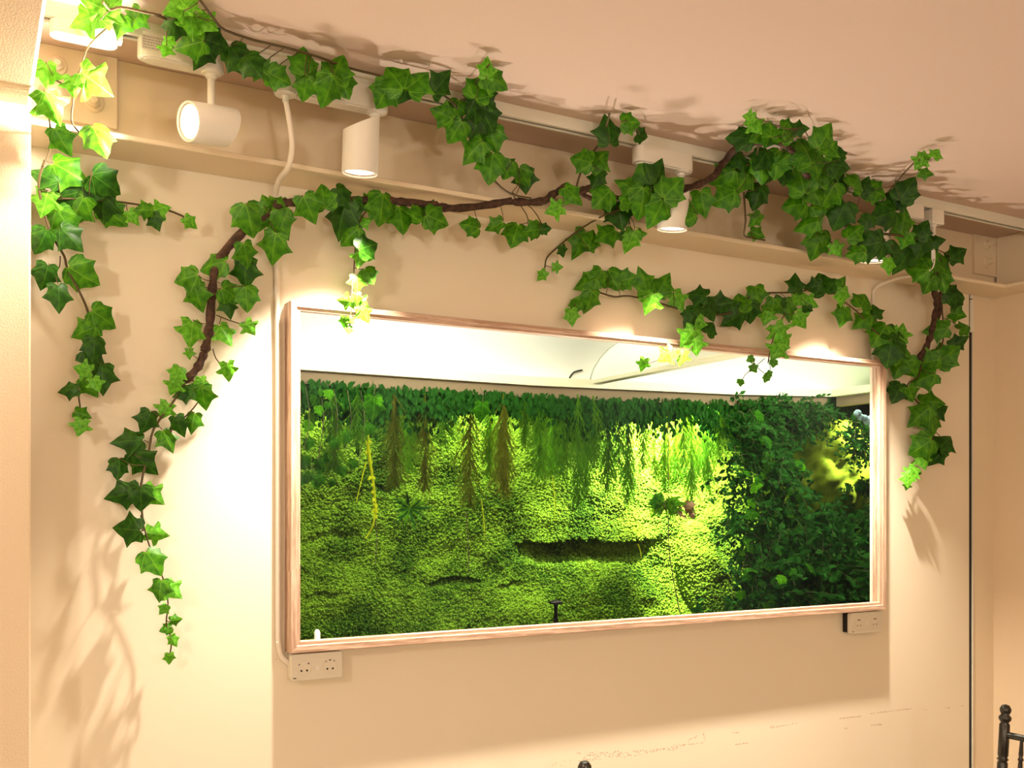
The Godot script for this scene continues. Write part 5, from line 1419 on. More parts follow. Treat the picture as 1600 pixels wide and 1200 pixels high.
func build_cables() -> void:
	# power feeds that drop from the track to the sockets
	var a := thing("track_plug", "white round track plug with a white cord, left of the frame", "plug", Vector3(0.66, 2.536, 0.243), "track plugs")
	var st := new_st()
	lathe(st, [Vector2(0, 0), Vector2(0.028, 0), Vector2(0.028, -0.05), Vector2(0.026, -0.058), Vector2(0.0, -0.06)], 28)
	part("body", st, M.white, a)
	var sl := new_st()
	lathe(sl, [Vector2(0.008, -0.058), Vector2(0.0075, -0.075), Vector2(0.0, -0.075)], 14)
	part("strain_relief", sl, M.white, a)
	var cb := new_st()
	var path := smooth_path([Vector3(0.66, 2.47, 0.243), Vector3(0.672, 2.42, 0.235), Vector3(0.684, 2.37, 0.215), Vector3(0.685, 2.33, 0.18), Vector3(0.68, 2.315, 0.12), Vector3(0.69, 2.3, 0.05), Vector3(0.7, 2.26, 0.014), Vector3(0.702, 2.151, 0.009)], 8)
	var rd := []
	for i in path.size():
		rd.append(0.0066 + (0.0009 if i > 22 and i % 2 == 0 and i < 52 else 0.0))
	tube(cb, path, rd, 12)
	tag(part("power_cord", cb, M.cord), "white power cord hanging from the left track plug past the beam", "cord", "white power cords")
	var du := thing("cable_conduit", "straight white conduit running down the wall left of the frame", "conduit", Vector3(0.705, 2.16, 0.0), "white wall conduits")
	var cd := new_st()
	var cp := smooth_path([Vector3(-0.003, 0.0, 0.009), Vector3(0.002, -0.34, 0.009), Vector3(0.002, -0.94, 0.009), Vector3(0.004, -1.02, 0.009), Vector3(0.012, -1.055, 0.009), Vector3(0.032, -1.075, 0.012)], 5)
	var cr := []
	for i in cp.size():
		cr.append(0.0072)
	tube(cd, cp, cr, 10)
	part("pipe", cd, M.cord, du)
	# right-hand feed
	var b := thing("track_plug", "white square track plug with a rod, right of the last spotlight", "plug", Vector3(2.965, 2.536, 0.243), "track plugs")
	part("body", b3(-0.03, 0.03, -0.052, 0.0, -0.022, 0.022, 0.002), M.white, b)
	var rp := new_st()
	lathe(rp, [Vector2(0.014, -0.052), Vector2(0.012, -0.056), Vector2(0.007, -0.06), Vector2(0.007, -0.17), Vector2(0.0, -0.17)], 14)
	part("rod", rp, M.white, b)
	var c2 := new_st()
	var p2 := smooth_path([Vector3(2.965, 2.37, 0.243), Vector3(2.985, 2.345, 0.22), Vector3(2.975, 2.33, 0.19), Vector3(2.965, 2.328, 0.13), Vector3(2.955, 2.322, 0.05), Vector3(2.938, 2.3, 0.012), Vector3(2.932, 2.25, 0.009), Vector3(2.931, 2.03, 0.009)], 7)
	var r2 := []
	for i in p2.size():
		r2.append(0.0066)
	tube(c2, p2, r2, 10)
	tag(part("power_cord", c2, M.cord), "beige-white cord bending down the wall to the frame's upper right corner", "cord", "white power cords")
	# short white strip above the dark gap
	var ds := thing("cover_strip", "short white plastic strip at the top of the dark wall gap", "strip", Vector3(3.497, 2.19, 0.0))
	part("strip", b3(-0.008, 0.008, 0.0, 0.13, 0.0, 0.01, 0.002), M.white, ds)
	part("strip_cap", b3(-0.008, 0.008, 0.134, 0.149, 0.0, 0.01, 0.002), M.white, ds)

func build_frame() -> void:
	var o := thing("wooden_frame", "light wooden box frame around the moss vivarium window", "frame", Vector3(1.838, 1.117, 0.0))
	var off := o.position
	var out := [Vector2(0.727, 1.117), Vector2(2.949, 1.117), Vector2(2.949, 2.03), Vector2(0.727, 2.03)]
	var inn := [Vector2(OPEN[0], OPEN[2]), Vector2(OPEN[1], OPEN[2]), Vector2(OPEN[1], OPEN[3]), Vector2(OPEN[0], OPEN[3])]
	# section from the outer back edge over the front to the glass: (share of the way inward, z)
	var sec := [Vector2(0.0, 0.0), Vector2(0.0, 0.052), Vector2(0.08, 0.055), Vector2(0.6, 0.055), Vector2(0.66, 0.05), Vector2(0.95, 0.05), Vector2(1.0, 0.047), Vector2(1.0, 0.03), Vector2(0.35, 0.03), Vector2(0.35, 0.0)]
	for i in 4:
		var j := (i + 1) % 4
		var st := new_st()
		st.set_smooth_group(-1)
		var length: float = out[i].distance_to(out[j])
		for k in sec.size() - 1:
			var a: Vector2 = sec[k]
			var b: Vector2 = sec[k + 1]
			var q := []
			for e in [[a, i], [b, i], [b, j], [a, j]]:
				var xy: Vector2 = out[e[1]].lerp(inn[e[1]], e[0].x)
				q.append(Vector3(xy.x, xy.y, e[0].y) - off)
			var va := k * 0.11 + i * 0.23
			var uv := [Vector2(0, va), Vector2(0, va + 0.1), Vector2(length / 0.7, va + 0.1), Vector2(length / 0.7, va)]
			for t in [0, 1, 2, 0, 2, 3]:
				st.set_uv(uv[t])
				st.add_vertex(q[t])
		part(["bottom_rail", "right_stile", "top_rail", "left_stile"][i], st, M.wood, o)
	var g := thing("window_pane", "clear glass pane in the light wooden frame", "glass", Vector3(1.838, 1.147, 0.033))
	part("pane", b3(OPEN[0] - 1.838, OPEN[1] - 1.838, 0.0, OPEN[3] - 1.147, -0.002, 0.002, 0.0005), M.glass, g)

func rounded_plate(st: SurfaceTool, w: float, h: float, r: float, z0: float, z1: float, at: Vector2) -> void:
	var o := []
	for q in [[w / 2 - r, h / 2 - r, 0.0], [-w / 2 + r, h / 2 - r, PI / 2], [-w / 2 + r, -h / 2 + r, PI], [w / 2 - r, -h / 2 + r, PI * 1.5]]:
		for k in 6:
			var a: float = q[2] + PI / 2 * k / 5
			o.append(Vector2(q[0] + cos(a) * r, q[1] + sin(a) * r))
	var c := Vector3(at.x, at.y, (z0 + z1) / 2)
	var bev := 0.002
	var rings := []
	for l in [[z0, 1.0], [z1 - bev, 1.0], [z1, 0.0]]:
		var ring := []
		for p in o:
			var s: Vector2 = p if l[1] == 1.0 else p - p.normalized() * bev
			ring.append(Vector3(at.x + s.x, at.y + s.y, l[0]))
		rings.append(ring)
	var n := o.size()
	for i in n:
		var j := (i + 1) % n
		st.set_smooth_group(0)
		quad_out(st, rings[0][i], rings[0][j], rings[1][j], rings[1][i], c)
		st.set_smooth_group(1)
		quad_out(st, rings[1][i], rings[1][j], rings[2][j], rings[2][i], c)
		st.set_smooth_group(-1)
		tri_out(st, Vector3(at.x, at.y, z1), rings[2][i], rings[2][j], c)
		tri_out(st, Vector3(at.x, at.y, z0), rings[0][i], rings[0][j], c)

func disc(st: SurfaceTool, at: Vector3, r: float, h: float) -> void:
	lathe(st, [Vector2(r, 0.0), Vector2(r, h), Vector2(0.0, h)], 16, along(at, Vector3(0, 0, 1)))

func socket(label: String, at: Vector3, w: float, h: float, left: bool) -> void:
	var o := thing("wall_socket", label, "socket", at, "double wall sockets under the frame")
	var base := new_st()
	box(base, Vector3(-w / 2 + 0.002, -h + 0.003, 0.0), Vector3(w / 2 - 0.002, 0, 0.026), 0.002)
	part("back_box", base, M.hole if not left else M.plastic, o)
	var st := new_st()
	rounded_plate(st, w, h, 0.008, 0.026, 0.042, Vector2(0, -h / 2))
	var plate := part("face_plate", st, M.plastic, o)
	var pin: float = 0.0027 if left else 0.0022
	var outs := [-0.25 * w, 0.25 * w]
	for k in 2:
		var cx: float = outs[k]
		var cy := -h * 0.55
		var rg := new_st()
		lathe(rg, [Vector2(0.0205, 0.0), Vector2(0.0205, 0.0008), Vector2(0.0195, 0.0012), Vector2(0.0185, 0.0008), Vector2(0.0185, 0.0)], 32, along(Vector3(cx, cy, 0.042), Vector3(0, 0, 1)))
		var outlet := part("outlet_ring", rg, M.plastic, plate)
		for dx in [-0.0075, 0.0075]:
			var hl := new_st()
			disc(hl, Vector3(cx + dx, cy - 0.006, 0.0418), pin, 0.0006)
			part("pin_hole", hl, M.hole, plate)
		var slots := [[-0.014, 0.011], [0.012, 0.012]] if k == 0 and left else ([[-0.012, 0.014], [0.0, 0.017], [0.012, 0.014]] if left else [[0.0, 0.014]])
		for s in slots:
			var sl := new_st()
			var hw: float = 0.0028 if left else 0.007
			box(sl, Vector3(cx + s[0] - hw, cy + s[1] - 0.0016, 0.0415), Vector3(cx + s[0] + hw, cy + s[1] + 0.0016, 0.0425), 0.0004)
			part("slot", sl, M.hole, plate)
	var bt := new_st()
	disc(bt, Vector3(0, -h * 0.56, 0.042), 0.0062, 0.0015)
	part("screw_cap", bt, M.white, plate)
	part("notch", b3(-w / 2 + 0.006, -w / 2 + 0.014, -h + 0.006, -h + 0.0085, 0.0415, 0.0425, 0.0003), M.hole, plate)

# ---------------------------------------------------------------- vivarium
func moss_z(x: float, y: float, n1: FastNoiseLite, n2: FastNoiseLite, n3: FastNoiseLite) -> float:
	var z := -1.50
	z += 0.07 * smoothstep(1.35, 0.8, y)
	z += 0.03 * n1.get_noise_2d(x * 1.0, y * 1.5)
	var rid := n2.get_noise_2d(x, y * 1.7)
	z += 0.016 * rid
	# broken ledges: a sharp lip with a recess under it
	var lip := 1.33 + 0.02 * n1.get_noise_2d(x * 3.0, 4.0) + 0.012 * n1.get_noise_2d(x * 14.0, 9.0)
	var inside := smoothstep(2.2, 2.5, x) * (1.0 - smoothstep(2.9, 3.06, x))
	var under := lip - y
	if under > 0.0 and under < 0.12:
		z -= 0.15 * inside * (1.0 - smoothstep(0.05, 0.12, under))
	else:
		z += 0.03 * inside * smoothstep(-0.2, 0.0, under) * float(under <= 0.0)
	for c in [[1.75, 2.1, 1.17, 0.035], [1.2, 1.45, 1.13, 0.02], [2.1, 2.3, 1.12, 0.03], [1.5, 1.75, 1.6, 0.02], [1.2, 1.5, 1.38, 0.02]]:
		var l2: float = c[2] + 0.05 * n1.get_noise_2d(x * 2.4, c[2] * 30.0)
		var u2 := l2 - y
		var in2 := smoothstep(c[0], c[0] + 0.08, x) * (1.0 - smoothstep(c[1] - 0.1, c[1], x))
		if u2 > 0.0 and u2 < 0.05:
			z -= c[3] * in2 * (1.0 - u2 / 0.05)
	# leaning boulder at the lower right of the lit face
	var bx := (x - 3.34 - 0.25 * (1.2 - y)) / 0.17
	var by := (y - 1.1) / 0.32
	var bl := 1.0 - bx * bx - by * by
	if bl > 0.0:
		z += 0.12 * sqrt(bl)
	var bump := n3.get_noise_2d(x, y)
	z += 0.011 * (1.0 - clampf(bump + 1.0, 0.0, 1.0))
	return z

func build_moss() -> void:
	var n1 := FastNoiseLite.new()
	n1.seed = 3
	n1.frequency = 1.6
	n1.fractal_octaves = 3
	var n2 := FastNoiseLite.new()
	n2.seed = 12
	n2.noise_type = FastNoiseLite.TYPE_SIMPLEX_SMOOTH
	n2.fractal_type = FastNoiseLite.FRACTAL_RIDGED
	n2.frequency = 1.3
	n2.fractal_octaves = 4
	var n3 := FastNoiseLite.new()
	n3.seed = 5
	n3.noise_type = FastNoiseLite.TYPE_CELLULAR
	n3.frequency = 62.0
	n3.fractal_type = FastNoiseLite.FRACTAL_FBM
	n3.fractal_octaves = 2
	var n4 := FastNoiseLite.new()
	n4.seed = 77
	n4.frequency = 3.0
	n4.fractal_octaves = 4
	var x0 := 0.44
	var x1 := 4.55
	var y0 := 0.86
	var y1 := 2.2
	var nx := 710
	var ny := 234
	var verts := PackedVector3Array()
	var cols := PackedColorArray()
	var idx := PackedInt32Array()
	var old := Vector3(0.026, 0.07, 0.004)
	var fresh := Vector3(0.15, 0.28, 0.018)
	for j in ny + 1:
		for i in nx + 1:
			var x := x0 + (x1 - x0) * i / nx
			var y := y0 + (y1 - y0) * j / ny
			verts.append(Vector3(x, y, moss_z(x, y, n1, n2, n3)))
			var t := clampf(0.5 + n4.get_noise_2d(x, y) * 1.1 + n4.get_noise_2d(x * 9.0, y * 9.0) * 0.5, 0.0, 1.0)
			var c := old.lerp(fresh, t)
			cols.append(Color(c.x, c.y, c.z))
	for j in ny:
		for i in nx:
			var a := j * (nx + 1) + i
			idx.append_array([a, a + nx + 1, a + 1, a + 1, a + nx + 1, a + nx + 2])
	var arr := []
	arr.resize(Mesh.ARRAY_MAX)
	arr[Mesh.ARRAY_VERTEX] = verts
	arr[Mesh.ARRAY_COLOR] = cols
	arr[Mesh.ARRAY_INDEX] = idx
	var am := ArrayMesh.new()
	am.add_surface_from_arrays(Mesh.PRIMITIVE_TRIANGLES, arr)
	var st := SurfaceTool.new()
	st.create_from(am, 0)
	st.generate_normals()
	var o := mesh_node("moss_wall", st.commit(), M.moss)
	tag(o, "rock face thickly covered in bright green moss behind the glass", "moss wall")
	# moss cushions: tiny domes seated all over the face
	var dome := new_st()
	dome.set_smooth_group(0)
	lathe(dome, [Vector2(0.0046, -0.002), Vector2(0.004, 0.0025), Vector2(0.0022, 0.0044), Vector2(0.0, 0.005)], 6)
	var mm := MultiMesh.new()
	mm.transform_format = MultiMesh.TRANSFORM_3D
	mm.use_colors = true
	mm.mesh = commit(dome)
	var r := RandomNumberGenerator.new()
	r.seed = 66
	var count := 105000
	mm.instance_count = count
	for i in count:
		var x := r.randf_range(0.5, 3.75)
		var y := r.randf_range(0.88, 2.02)
		var e := 0.006
		var z := moss_z(x, y, n1, n2, n3)
		var nrm := Vector3(z - moss_z(x + e, y, n1, n2, n3), z - moss_z(x, y + e, n1, n2, n3), e).normalized()
		nrm = (nrm + Vector3(r.randf_range(-0.5, 0.5), r.randf_range(-0.3, 0.6), 0.3)).normalized()
		var s := r.randf_range(0.6, 1.5)
		mm.set_instance_transform(i, Transform3D(along(Vector3.ZERO, nrm).basis.scaled(Vector3(s, s, s)), Vector3(x, y, z)))
		var t := clampf(0.5 + n4.get_noise_2d(x, y) * 1.1 + r.randf_range(-0.4, 0.4), 0.0, 1.0)
		var c := old.lerp(fresh, t)
		mm.set_instance_color(i, Color(c.x, c.y, c.z))
	var tuft := MultiMeshInstance3D.new()
	tuft.name = "moss_cushions"
	tuft.multimesh = mm
	tuft.material_override = M.moss_tuft
	tuft.set_meta("kind", "stuff")
	o.add_child(tuft, true)

func make_frond(n: int, droop: float, seed_: int) -> ArrayMesh:
	# feathery hanging spray one metre long, half a metre wide, hanging down from the origin
	var r := RandomNumberGenerator.new()
	r.seed = seed_
	var st := new_st()
	st.set_smooth_group(-1)
	var path := []
	var rad := []
	for i in 11:
		path.append(Vector3(sin(i * 0.6 + seed_) * 0.012, -i * 0.1, cos(i * 0.5 + seed_) * 0.012))
		rad.append(0.012 * (1.0 - i * 0.085))
	tube(st, path, rad, 4, false)
	for i in n:
		var t := pow(r.randf(), 0.8)
		var wide := clampf(t * 5.0 + 0.45, 0.0, 1.0) * (1.0 - 0.75 * smoothstep(0.6, 1.0, t))
		var a := r.randf() * TAU
		var base := Vector3(0, -t * 0.93, 0)
		var ln := (0.12 + 0.24 * wide) * r.randf_range(0.5, 1.15)
		var out := Vector3(cos(a), 0, sin(a) * 0.7)
		var dir := (out * 1.0 + Vector3(0, -droop * r.randf_range(0.7, 1.3), 0)).normalized()
		var tip := base + dir * ln
		var s := dir.cross(Vector3(sin(a), 0.3, -cos(a))).normalized() * 0.008
		for k in 5:
			var f := (k + 1) / 6.0
			var q := base.lerp(tip, f)
			var nd := (dir + Vector3(r.randf_range(-0.9, 0.9), -0.3, r.randf_range(-0.9, 0.9))).normalized()
			var nt := q + nd * ln * 0.35
			var ns := nd.cross(Vector3(r.randf() - 0.5, r.randf() - 0.5, 1)).normalized() * 0.006
			st.add_vertex(q - ns)
			st.add_vertex(nt)
			st.add_vertex(q + ns)
		st.add_vertex(base - s)
		st.add_vertex(tip)
		st.add_vertex(base + s)
	return commit(st)

func small_leaf(st: SurfaceTool, at: Vector3, dir: Vector3, nrm: Vector3, size: float, width := 0.5) -> void:
	var t := dir.normalized()
	var s := t.cross(nrm).normalized() * size * width
	var n := s.cross(t).normalized()
	var p := [at, at + t * size * 0.35 + s * 0.5 - n * size * 0.08, at + t * size * 0.7 + s * 0.32 - n * size * 0.1, at + t * size - n * size * 0.14, at + t * size * 0.7 - s * 0.32 - n * size * 0.1, at + t * size * 0.35 - s * 0.5 - n * size * 0.08]
	for k in [[0, 1, 2], [0, 2, 3], [0, 3, 4], [0, 4, 5]]:
		for i in k:
			st.add_vertex(p[i])

func build_fringe() -> void:
	for k in 5:
		frond_meshes.append(make_frond(90 + k * 12, 0.9 + 0.2 * k, 31 + k))
	# u-ordered sprays hanging from the fascia: x, y top, length, width, z, tone
	for f in FRONDS:
		var o := thing("hanging_fern", f[6], "fern", Vector3(f[0], f[1], f[4]), "feathery plants hanging in the vivarium")
		var m := mesh_node("foliage", frond_meshes[rng.randi() % 5], M[f[5]], o)
		m.transform = Transform3D(Basis(Vector3.UP, rng.randf() * TAU).scaled(Vector3(1, 1, 1)), Vector3.ZERO)
		m.scale = Vector3(f[3] / 0.36, f[2], f[3] / 0.36)
		m.set_meta("kind", "stuff")
	# dark mass of small leaves crowding under the fascia
	var r := RandomNumberGenerator.new()
	r.seed = 17
	var st := new_st()
	st.set_smooth_group(-1)
	for i in 8200:
		var x := r.randf_range(0.46, 3.85)
		var low := 1.915 + 0.025 * sin(x * 7.0) + 0.02 * sin(x * 17.0 + 1.0)
		if x < 1.45:
			low -= 0.05
		var top := 1.99 + 0.05 * smoothstep(2.2, 3.9, x)
		var y := r.randf_range(low - 0.02, top)
		if r.randf() < 0.12:
			y = low - r.randf() * r.randf() * 0.12
		var at := Vector3(x, y, r.randf_range(-1.2, -1.1))
		small_leaf(st, at, Vector3(r.randf_range(-0.7, 0.7), -1.0, r.randf_range(-0.3, 0.5)), Vector3(r.randf_range(-0.6, 0.6), r.randf_range(-0.3, 0.5), 1), r.randf_range(0.018, 0.042), 0.55)
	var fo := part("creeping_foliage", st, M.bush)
	fo.set_meta("kind", "stuff")
	tag(fo, "dense dark green foliage crowding along under the vivarium's cream rail", "foliage")
	# broad-leaved creeper at the left end and a few big single leaves
	var cr := thing("leafy_creeper", "dark broad-leaved creeper hanging at the left end of the moss", "creeper", Vector3(1.15, 1.95, -1.1))
	for k in 5:
		var stem := new_st()
		var sx := -0.03 + k * 0.055
		tube(stem, smooth_path([Vector3(sx, 0.0, 0), Vector3(sx + 0.01, -0.12, 0.02), Vector3(sx - 0.01, -0.24 - 0.04 * (k % 3), 0.01)], 3), [0.002, 0.002, 0.002, 0.002, 0.002, 0.002, 0.002], 4)
		part("stem", stem, M.root, cr)
	for k in 34:
		var lf := mesh_node("leaf", leaf_meshes[k % 2], M.pond_leaf[0] if k % 4 else M.pond_leaf[1], cr)
		var t := Vector3(r.randf_range(-0.6, 0.6), -1.0, r.randf_range(-0.2, 0.4)).normalized()
		var n := Vector3(r.randf_range(-0.6, 0.4), r.randf_range(-0.2, 0.5), 1)
		n = (n - t * n.dot(t)).normalized()
		var sz := r.randf_range(0.03, 0.055)
		var yy := -r.randf() * 0.36
		lf.transform = Transform3D(Basis(t.cross(n) * sz, t * sz, n * sz), Vector3(r.randf_range(-0.06, 0.3 + yy * 0.5), yy, r.randf_range(-0.03, 0.04)))
	for b in [[1.385, 1.93, 0.1, "large dark pointed leaf hanging above the yellow-green trailing strand"], [1.86, 1.93, 0.085, "large dark pointed leaf hanging between two brownish ferns"]]:
		var o := thing("hanging_leaf", b[3], "leaf", Vector3(b[0], b[1], -1.07))
		var lf := mesh_node("blade", leaf_meshes[2], M.pond_leaf[0], o)
		lf.transform = Transform3D(Basis(Vector3(-b[2], 0, 0), Vector3(0, -b[2], 0), Vector3(0, 0, b[2])), Vector3.ZERO)
		var ps := new_st()
		tube(ps, [Vector3(0, 0.06, -0.02), Vector3(0.004, 0.03, 0.0), Vector3(0, 0, 0)], [0.0015, 0.0015, 0.0015], 4)
		part("stalk", ps, M.root, o)
	# yellow trailing strand
	var ys := thing("trailing_strand", "bright yellow-green trailing strand hanging down the left part of the moss", "plant", Vector3(1.37, 1.87, -1.12))
	var yst := new_st()
	var yp := smooth_path([Vector3(0, 0, 0), Vector3(0.01, -0.15, 0), Vector3(0.03, -0.28, 0), Vector3(0.035, -0.38, 0.01), Vector3(0.02, -0.45, 0.02), Vector3(-0.01, -0.5, 0.02)], 4)
	var yr := []
	for i in yp.size():
		yr.append(lerpf(0.0085, 0.0018, float(i) / yp.size()))
	tube(yst, yp, yr, 6)
	part("stem", yst, M.fern_yellow, ys)
	var yl := new_st()
	yl.set_smooth_group(-1)
	for i in 90:
		var k: int = r.randi() % int(yp.size() * 0.7)
		small_leaf(yl, yp[k], Vector3(r.randf_range(-1, 1), -0.8, r.randf_range(-0.5, 1)), Vector3(0, 0.4, 1), r.randf_range(0.012, 0.028), 0.5)
	var yn := part("foliage", yl, M.fern_yellow, ys)
	yn.set_meta("kind", "stuff")
	for q in [[Vector3(0.0, -0.2, 0), Vector3(-0.025, -0.28, 0.01), Vector3(-0.045, -0.36, 0.01)]]:
		var s2 := new_st()
		tube(s2, smooth_path(q, 4), [0.003, 0.003, 0.003, 0.003, 0.0025, 0.002, 0.002, 0.0015, 0.001], 5)
		part("side_stem", s2, M.fern_yellow, ys)
	# thin hanging roots
	for q in ROOTS:
		var rs := new_st()
		var a := Vector3(q[0], q[1], -1.12)
		tube(rs, smooth_path([a, a + Vector3(0.006, -q[2] * 0.5, 0.01), a + Vector3(q[3], -q[2], 0.02)], 5), [0.0022, 0.0022, 0.0022, 0.002, 0.002, 0.002, 0.0018, 0.0018, 0.0016, 0.0014, 0.001], 5)
		tag(part("aerial_root", rs, M.fern_yellow if q[4] else M.root), q[5], "root", "thin roots hanging in front of the moss")
	# air plant on the moss and the hung clump with brown leaves
	var ap := thing("air_plant", "small spiky green air plant on the left part of the moss", "air plant", Vector3(1.62, 1.49, -1.27))
	for k in 16:
		var bl := new_st()
		bl.set_smooth_group(-1)
		var a := TAU * k / 16.0 + r.randf() * 0.3
		small_leaf(bl, Vector3.ZERO, Vector3(cos(a), sin(a) * 0.7, 0.45), Vector3(-sin(a) * 0.2, 0.5, 1), r.randf_range(0.06, 0.11), 0.16)
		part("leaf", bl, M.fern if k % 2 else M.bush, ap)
	var hc := thing("hanging_clump", "clump of brown and green leaves hanging on a thin wire before the pale moss", "plant", Vector3(2.86, 1.5, -1.1))
	var cl := new_st()
	cl.set_smooth_group(-1)
	for i in 110:
		var a := r.randf() * TAU
		small_leaf(cl, Vector3(cos(a) * 0.04 * r.randf() - 0.03, r.randf_range(-0.01, 0.05), sin(a) * 0.03), Vector3(cos(a), r.randf_range(-1.4, 0.2), sin(a)), Vector3(0, 0.3, 1), r.randf_range(0.03, 0.085), 0.25)
	var cn := part("foliage", cl, M.fern, hc)
	cn.set_meta("kind", "stuff")
	for k in 9:
		var bl := mesh_node("dry_leaf", leaf_meshes[k % 4], M.dried, hc)
		var t := Vector3(r.randf_range(-0.8, 0.9), r.randf_range(-1.0, 0.1), r.randf_range(-0.2, 0.5)).normalized()
		var n := Vector3(r.randf_range(-0.5, 0.5), 0.4, 1)
		n = (n - t * n.dot(t)).normalized()
		var sz := r.randf_range(0.04, 0.062)
		bl.transform = Transform3D(Basis(t.cross(n) * sz, t * sz, n * sz), Vector3(r.randf_range(-0.02, 0.11), r.randf_range(-0.06, 0.02), r.randf_range(0.0, 0.05)))
	var gl := mesh_node("leaf", leaf_meshes[0], M.pond_leaf[0], hc)
	gl.transform = Transform3D(Basis(Vector3(0.0, -0.07, 0.0), Vector3(-0.075, -0.02, 0.0), Vector3(0, 0, 0.07)), Vector3(-0.06, 0.03, 0.02))
	var wi := new_st()
	tube(wi, smooth_path([Vector3(0.0, 0.5, -0.02), Vector3(-0.015, 0.0, 0.0), Vector3(-0.02, -0.25, 0.02), Vector3(-0.01, -0.55, 0.1)], 4), [0.002, 0.002, 0.002, 0.002, 0.002, 0.0025, 0.0025, 0.0025, 0.0025, 0.0025, 0.0025, 0.0025, 0.0025], 5)
	part("wire", wi, M.root, hc)
	# sprinkler head and white nozzle
	var sp := thing("sprinkler", "black T-shaped sprinkler standing at the bottom middle of the moss", "sprinkler", Vector3(2.02, 0.99, -0.75))
	var s1 := new_st()
	lathe(s1, [Vector2(0.0075, -0.12), Vector2(0.0075, 0.115), Vector2(0.01, 0.118), Vector2(0.01, 0.122), Vector2(0, 0.122)], 12)
	part("stake", s1, M.black, sp)
	var s3 := new_st()
	lathe(s3, [Vector2(0.0, 0.122), Vector2(0.026, 0.124), Vector2(0.029, 0.13), Vector2(0.018, 0.137), Vector2(0.0, 0.141)], 20)
	part("cap", s3, M.black, sp)
	var nz := thing("nozzle", "small rounded white nozzle at the lower left of the window", "nozzle", Vector3(0.825, 1.105, -0.03))
	var s4 := new_st()
	lathe(s4, [Vector2(0.008, 0.0), Vector2(0.008, 0.05), Vector2(0.006, 0.057), Vector2(0.003, 0.06), Vector2(0.0, 0.0605)], 16)
	part("tip", s4, M.white, nz)
	var s5 := new_st()
	lathe(s5, [Vector2(0.011, -0.005), Vector2(0.011, 0.012), Vector2(0.008, 0.014)], 16)
	part("collar", s5, M.white, nz)

func shrub(label: String, at: Vector3, ext: Vector3, n: int, leaf: float, tone: String, seed_: int, big := 0) -> void:
	var r := RandomNumberGenerator.new()
	r.seed = seed_
	var o := thing("vivarium_shrub", label, "shrub", at, "dark shrubs at the right of the vivarium")
	var st := new_st()
	st.set_smooth_group(-1)
	var stems := new_st()
	var per := 14
	for i in n / per:
		var p := Vector3(r.randfn(0, 0.42) * ext.x, r.randf_range(-1, 1) * ext.y, r.randfn(0, 0.42) * ext.z)
		var d := Vector3(r.randf_range(-1, 1), r.randf_range(-1.1, 0.4), r.randf_range(-0.3, 0.8)).normalized()
		var ln := r.randf_range(3.0, 5.5) * leaf
		tube(stems, [p, p + d * ln * 0.5 + Vector3(0, -0.01, 0), p + d * ln + Vector3(0, -0.03, 0)], [0.0016, 0.0014, 0.0008], 4, false)
		for k in per:
			var f := (k + 0.5) / per
			var q := p + d * ln * f + Vector3(0, -0.03 * f * f, 0)
			var side := Vector3(r.randf_range(-1, 1), r.randf_range(-0.8, 0.6), r.randf_range(-0.4, 1)).normalized()
			small_leaf(st, q, d * 0.4 + side, Vector3(r.randf_range(-0.7, 0.5), r.randf_range(0, 0.9), 1), leaf * r.randf_range(0.6, 1.15), 0.55)
	part("stems", stems, M.root, o).set_meta("kind", "stuff")
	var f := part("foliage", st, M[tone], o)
	f.set_meta("kind", "stuff")
	for k in big:
		var lf := mesh_node("leaf", leaf_meshes[k % 2], M.pond_leaf[1 if k % 3 == 0 else 0], o)
		var t := Vector3(r.randf_range(-0.9, 0.6), r.randf_range(-1, 0.2), r.randf_range(-0.2, 0.5)).normalized()
		var nn := Vector3(r.randf_range(-0.6, 0.3), r.randf_range(0.0, 0.6), 1)
		nn = (nn - t * nn.dot(t)).normalized()
		var sz := r.randf_range(0.04, 0.07)
		lf.transform = Transform3D(Basis(t.cross(nn) * sz, t * sz, nn * sz), Vector3(r.randf_range(-0.8, 0.8) * ext.x, r.randf_range(-1, 1) * ext.y, ext.z * r.randf_range(0.4, 1.0)))

func rock(label: String, at: Vector3, ext: Vector3, seed_: int, called := "mossy_rock") -> void:
	var n := FastNoiseLite.new()
	n.seed = seed_
	n.frequency = 3.0
	n.fractal_octaves = 4
	var n3 := FastNoiseLite.new()
	n3.seed = seed_ + 1
	n3.noise_type = FastNoiseLite.TYPE_CELLULAR
	n3.frequency = 60.0
	var st := new_st()
	st.set_smooth_group(0)
	var rows := 60
	var segs := 90
	var pts := []
	for j in rows + 1:
		var row := []
		var th := PI * j / rows
		for i in segs:
			var ph := TAU * i / segs
			var d := Vector3(sin(th) * cos(ph), cos(th), sin(th) * sin(ph))
			var p := d * ext * (1.0 + 0.3 * n.get_noise_3dv(d * 0.6))
			p += d * (-0.008 * n3.get_noise_3dv(p))
			row.append(p)
		pts.append(row)
	for j in rows:
		for i in segs:
			var i2 := (i + 1) % segs
			for q in [[j, i], [j, i2], [j + 1, i2], [j, i], [j + 1, i2], [j + 1, i]]:
				var p: Vector3 = pts[q[0]][q[1]]
				var t := clampf(0.45 + n.get_noise_3dv(p * 4.0) * 1.2, 0.0, 1.0)
				var c := Vector3(0.08, 0.11, 0.008).lerp(Vector3(0.21, 0.28, 0.02), t)
				st.set_color(Color(c.x, c.y, c.z))
				st.add_vertex(p)
	var o := part(called, st, M.moss)
	o.position = at
	tag(o, label, "rock", "mossy rocks in the vivarium")

